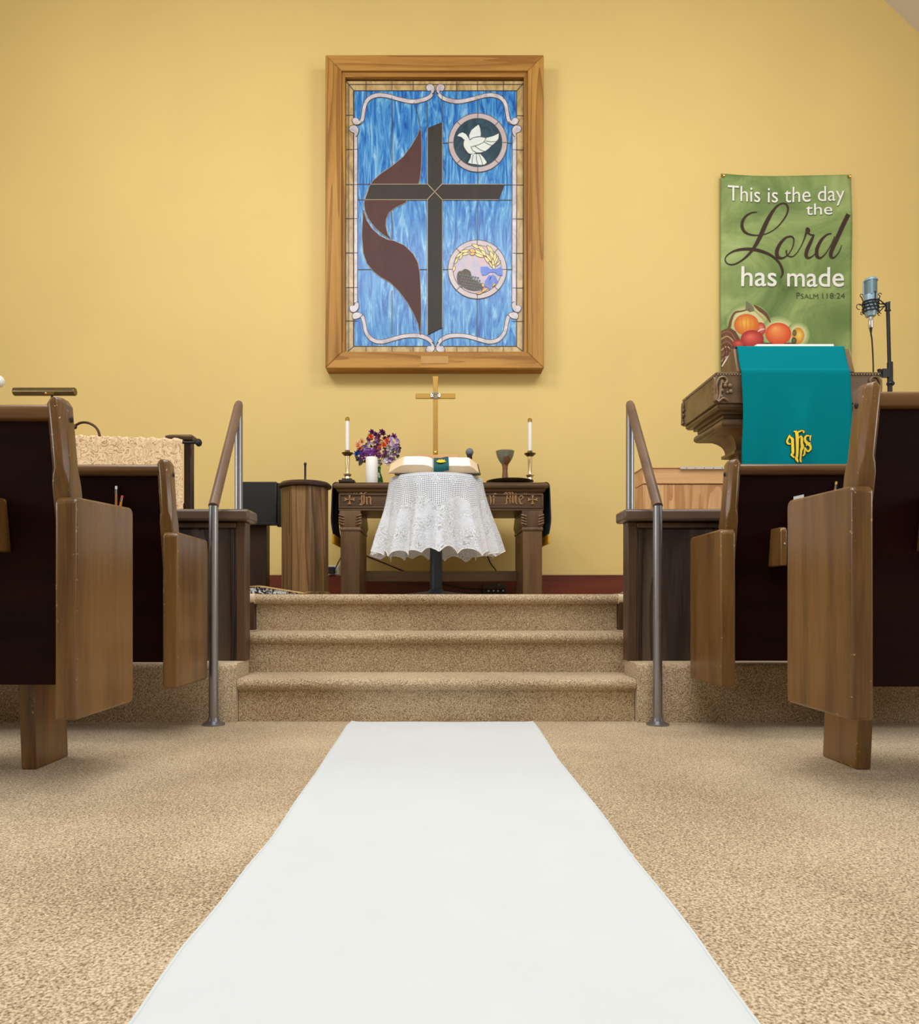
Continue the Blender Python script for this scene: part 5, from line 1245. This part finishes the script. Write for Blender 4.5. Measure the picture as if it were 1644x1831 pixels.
rows = []
for i in range(40):
    v = i/39; row = []
    for j in range(220):
        u = j/219; x = XX(40, KD)+(XX(333, KD)-XX(40, KD))*u+(.006*v if j > 210 else 0)
        ztop_ = ZZ(779+10*u+1.2*sin(u*90), KD); z = ztop_+(ZZ(918, KD)-.03-ztop_)*v
        y = KD-.062+.006*sin(u*75+.8*sin(u*20))*(.6+.4*v)+.004*sin(u*190)*math.exp(-v*14)
        if abs(z-zr) < .012: y -= .002
        row.append((x, y, z))
    rows.append(row)
m_ = MB(); m_.grid(rows); o = m_.build('curtain', M['damask'], ang=80); tag(o, 'beige damask curtain with a scroll pattern hanging from the low screen', 'curtain')
sd = o.modifiers.new('thickness', 'SOLIDIFY'); sd.thickness = .002; sd.offset = 0
LD_ = 4.45; k = LD_/F
bx = XX(178, LD_)
r = empty('piano_lamp', (bx, LD_, ST), 'dark brass lamp with a long tube shade on a curved arm', 'lamp')
MB().lathe((bx, LD_, ST), [(.11, 0), (.11, .012), (.03, .025), (.012, .04)], 28).build('base', M['bronze'], r)
ap = [P(179, 800, LD_), P(178, 778, LD_), P(172, 765, LD_), P(160, 757, LD_), P(147, 755.5, LD_), P(136, 760, LD_), P(128, 766, LD_), P(120, 755, LD_), P(112, 735, LD_), P(103, 718, LD_), P(92, 709, LD_)]
am = MB(); am.tube([Vector((bx, LD_, ST+.03))]+curve3(ap, 6), .0075, 12); am.ball(P(134, 763, LD_), .013, sz=(1, 1, 1.2)); am.build('arm', M['darkwood'] if False else plain('dark_brown_metal', (70, 44, 30), .4, metal=.4), r)
c_ = P(80, 700.5, LD_)
MB().lathe(c_, [(6.5*k, -55*k), (7.3*k, -54*k), (7.3*k, 54*k), (6.5*k, 55*k)], 28, axis='X').build('tube_shade', M['bronze'], r)
sw_ = MB(); sw_.tube([P(81, 704, LD_-.03), P(97, 703.5, LD_-.03)], .005, 8); sw_.ball(P(82, 703.5, LD_-.032), .008, n=10); sw_.build('switch', M['brass'], r)
gb = P(-3, 682, 4.9)
r = empty('globe_lamp', (gb.x, gb.y, ST), 'white rounded lamp globe at the left edge of the photo beside the tube lamp', 'lamp')
MB().ball(gb, .040, n=24, sz=(1, 1, 1.05)).build('globe', M['globe'], r)
MB().tube([(gb.x-.03, gb.y, ST+.02), (gb.x-.03, gb.y, gb.z-.09), (gb.x-.006, gb.y, gb.z-.036)], .006, 10).build('stem', M['bronze'], r)
MB().lathe((gb.x-.03, gb.y, ST), [(.10, 0), (.10, .012), (.02, .025)], 24).build('base', M['bronze'], r)
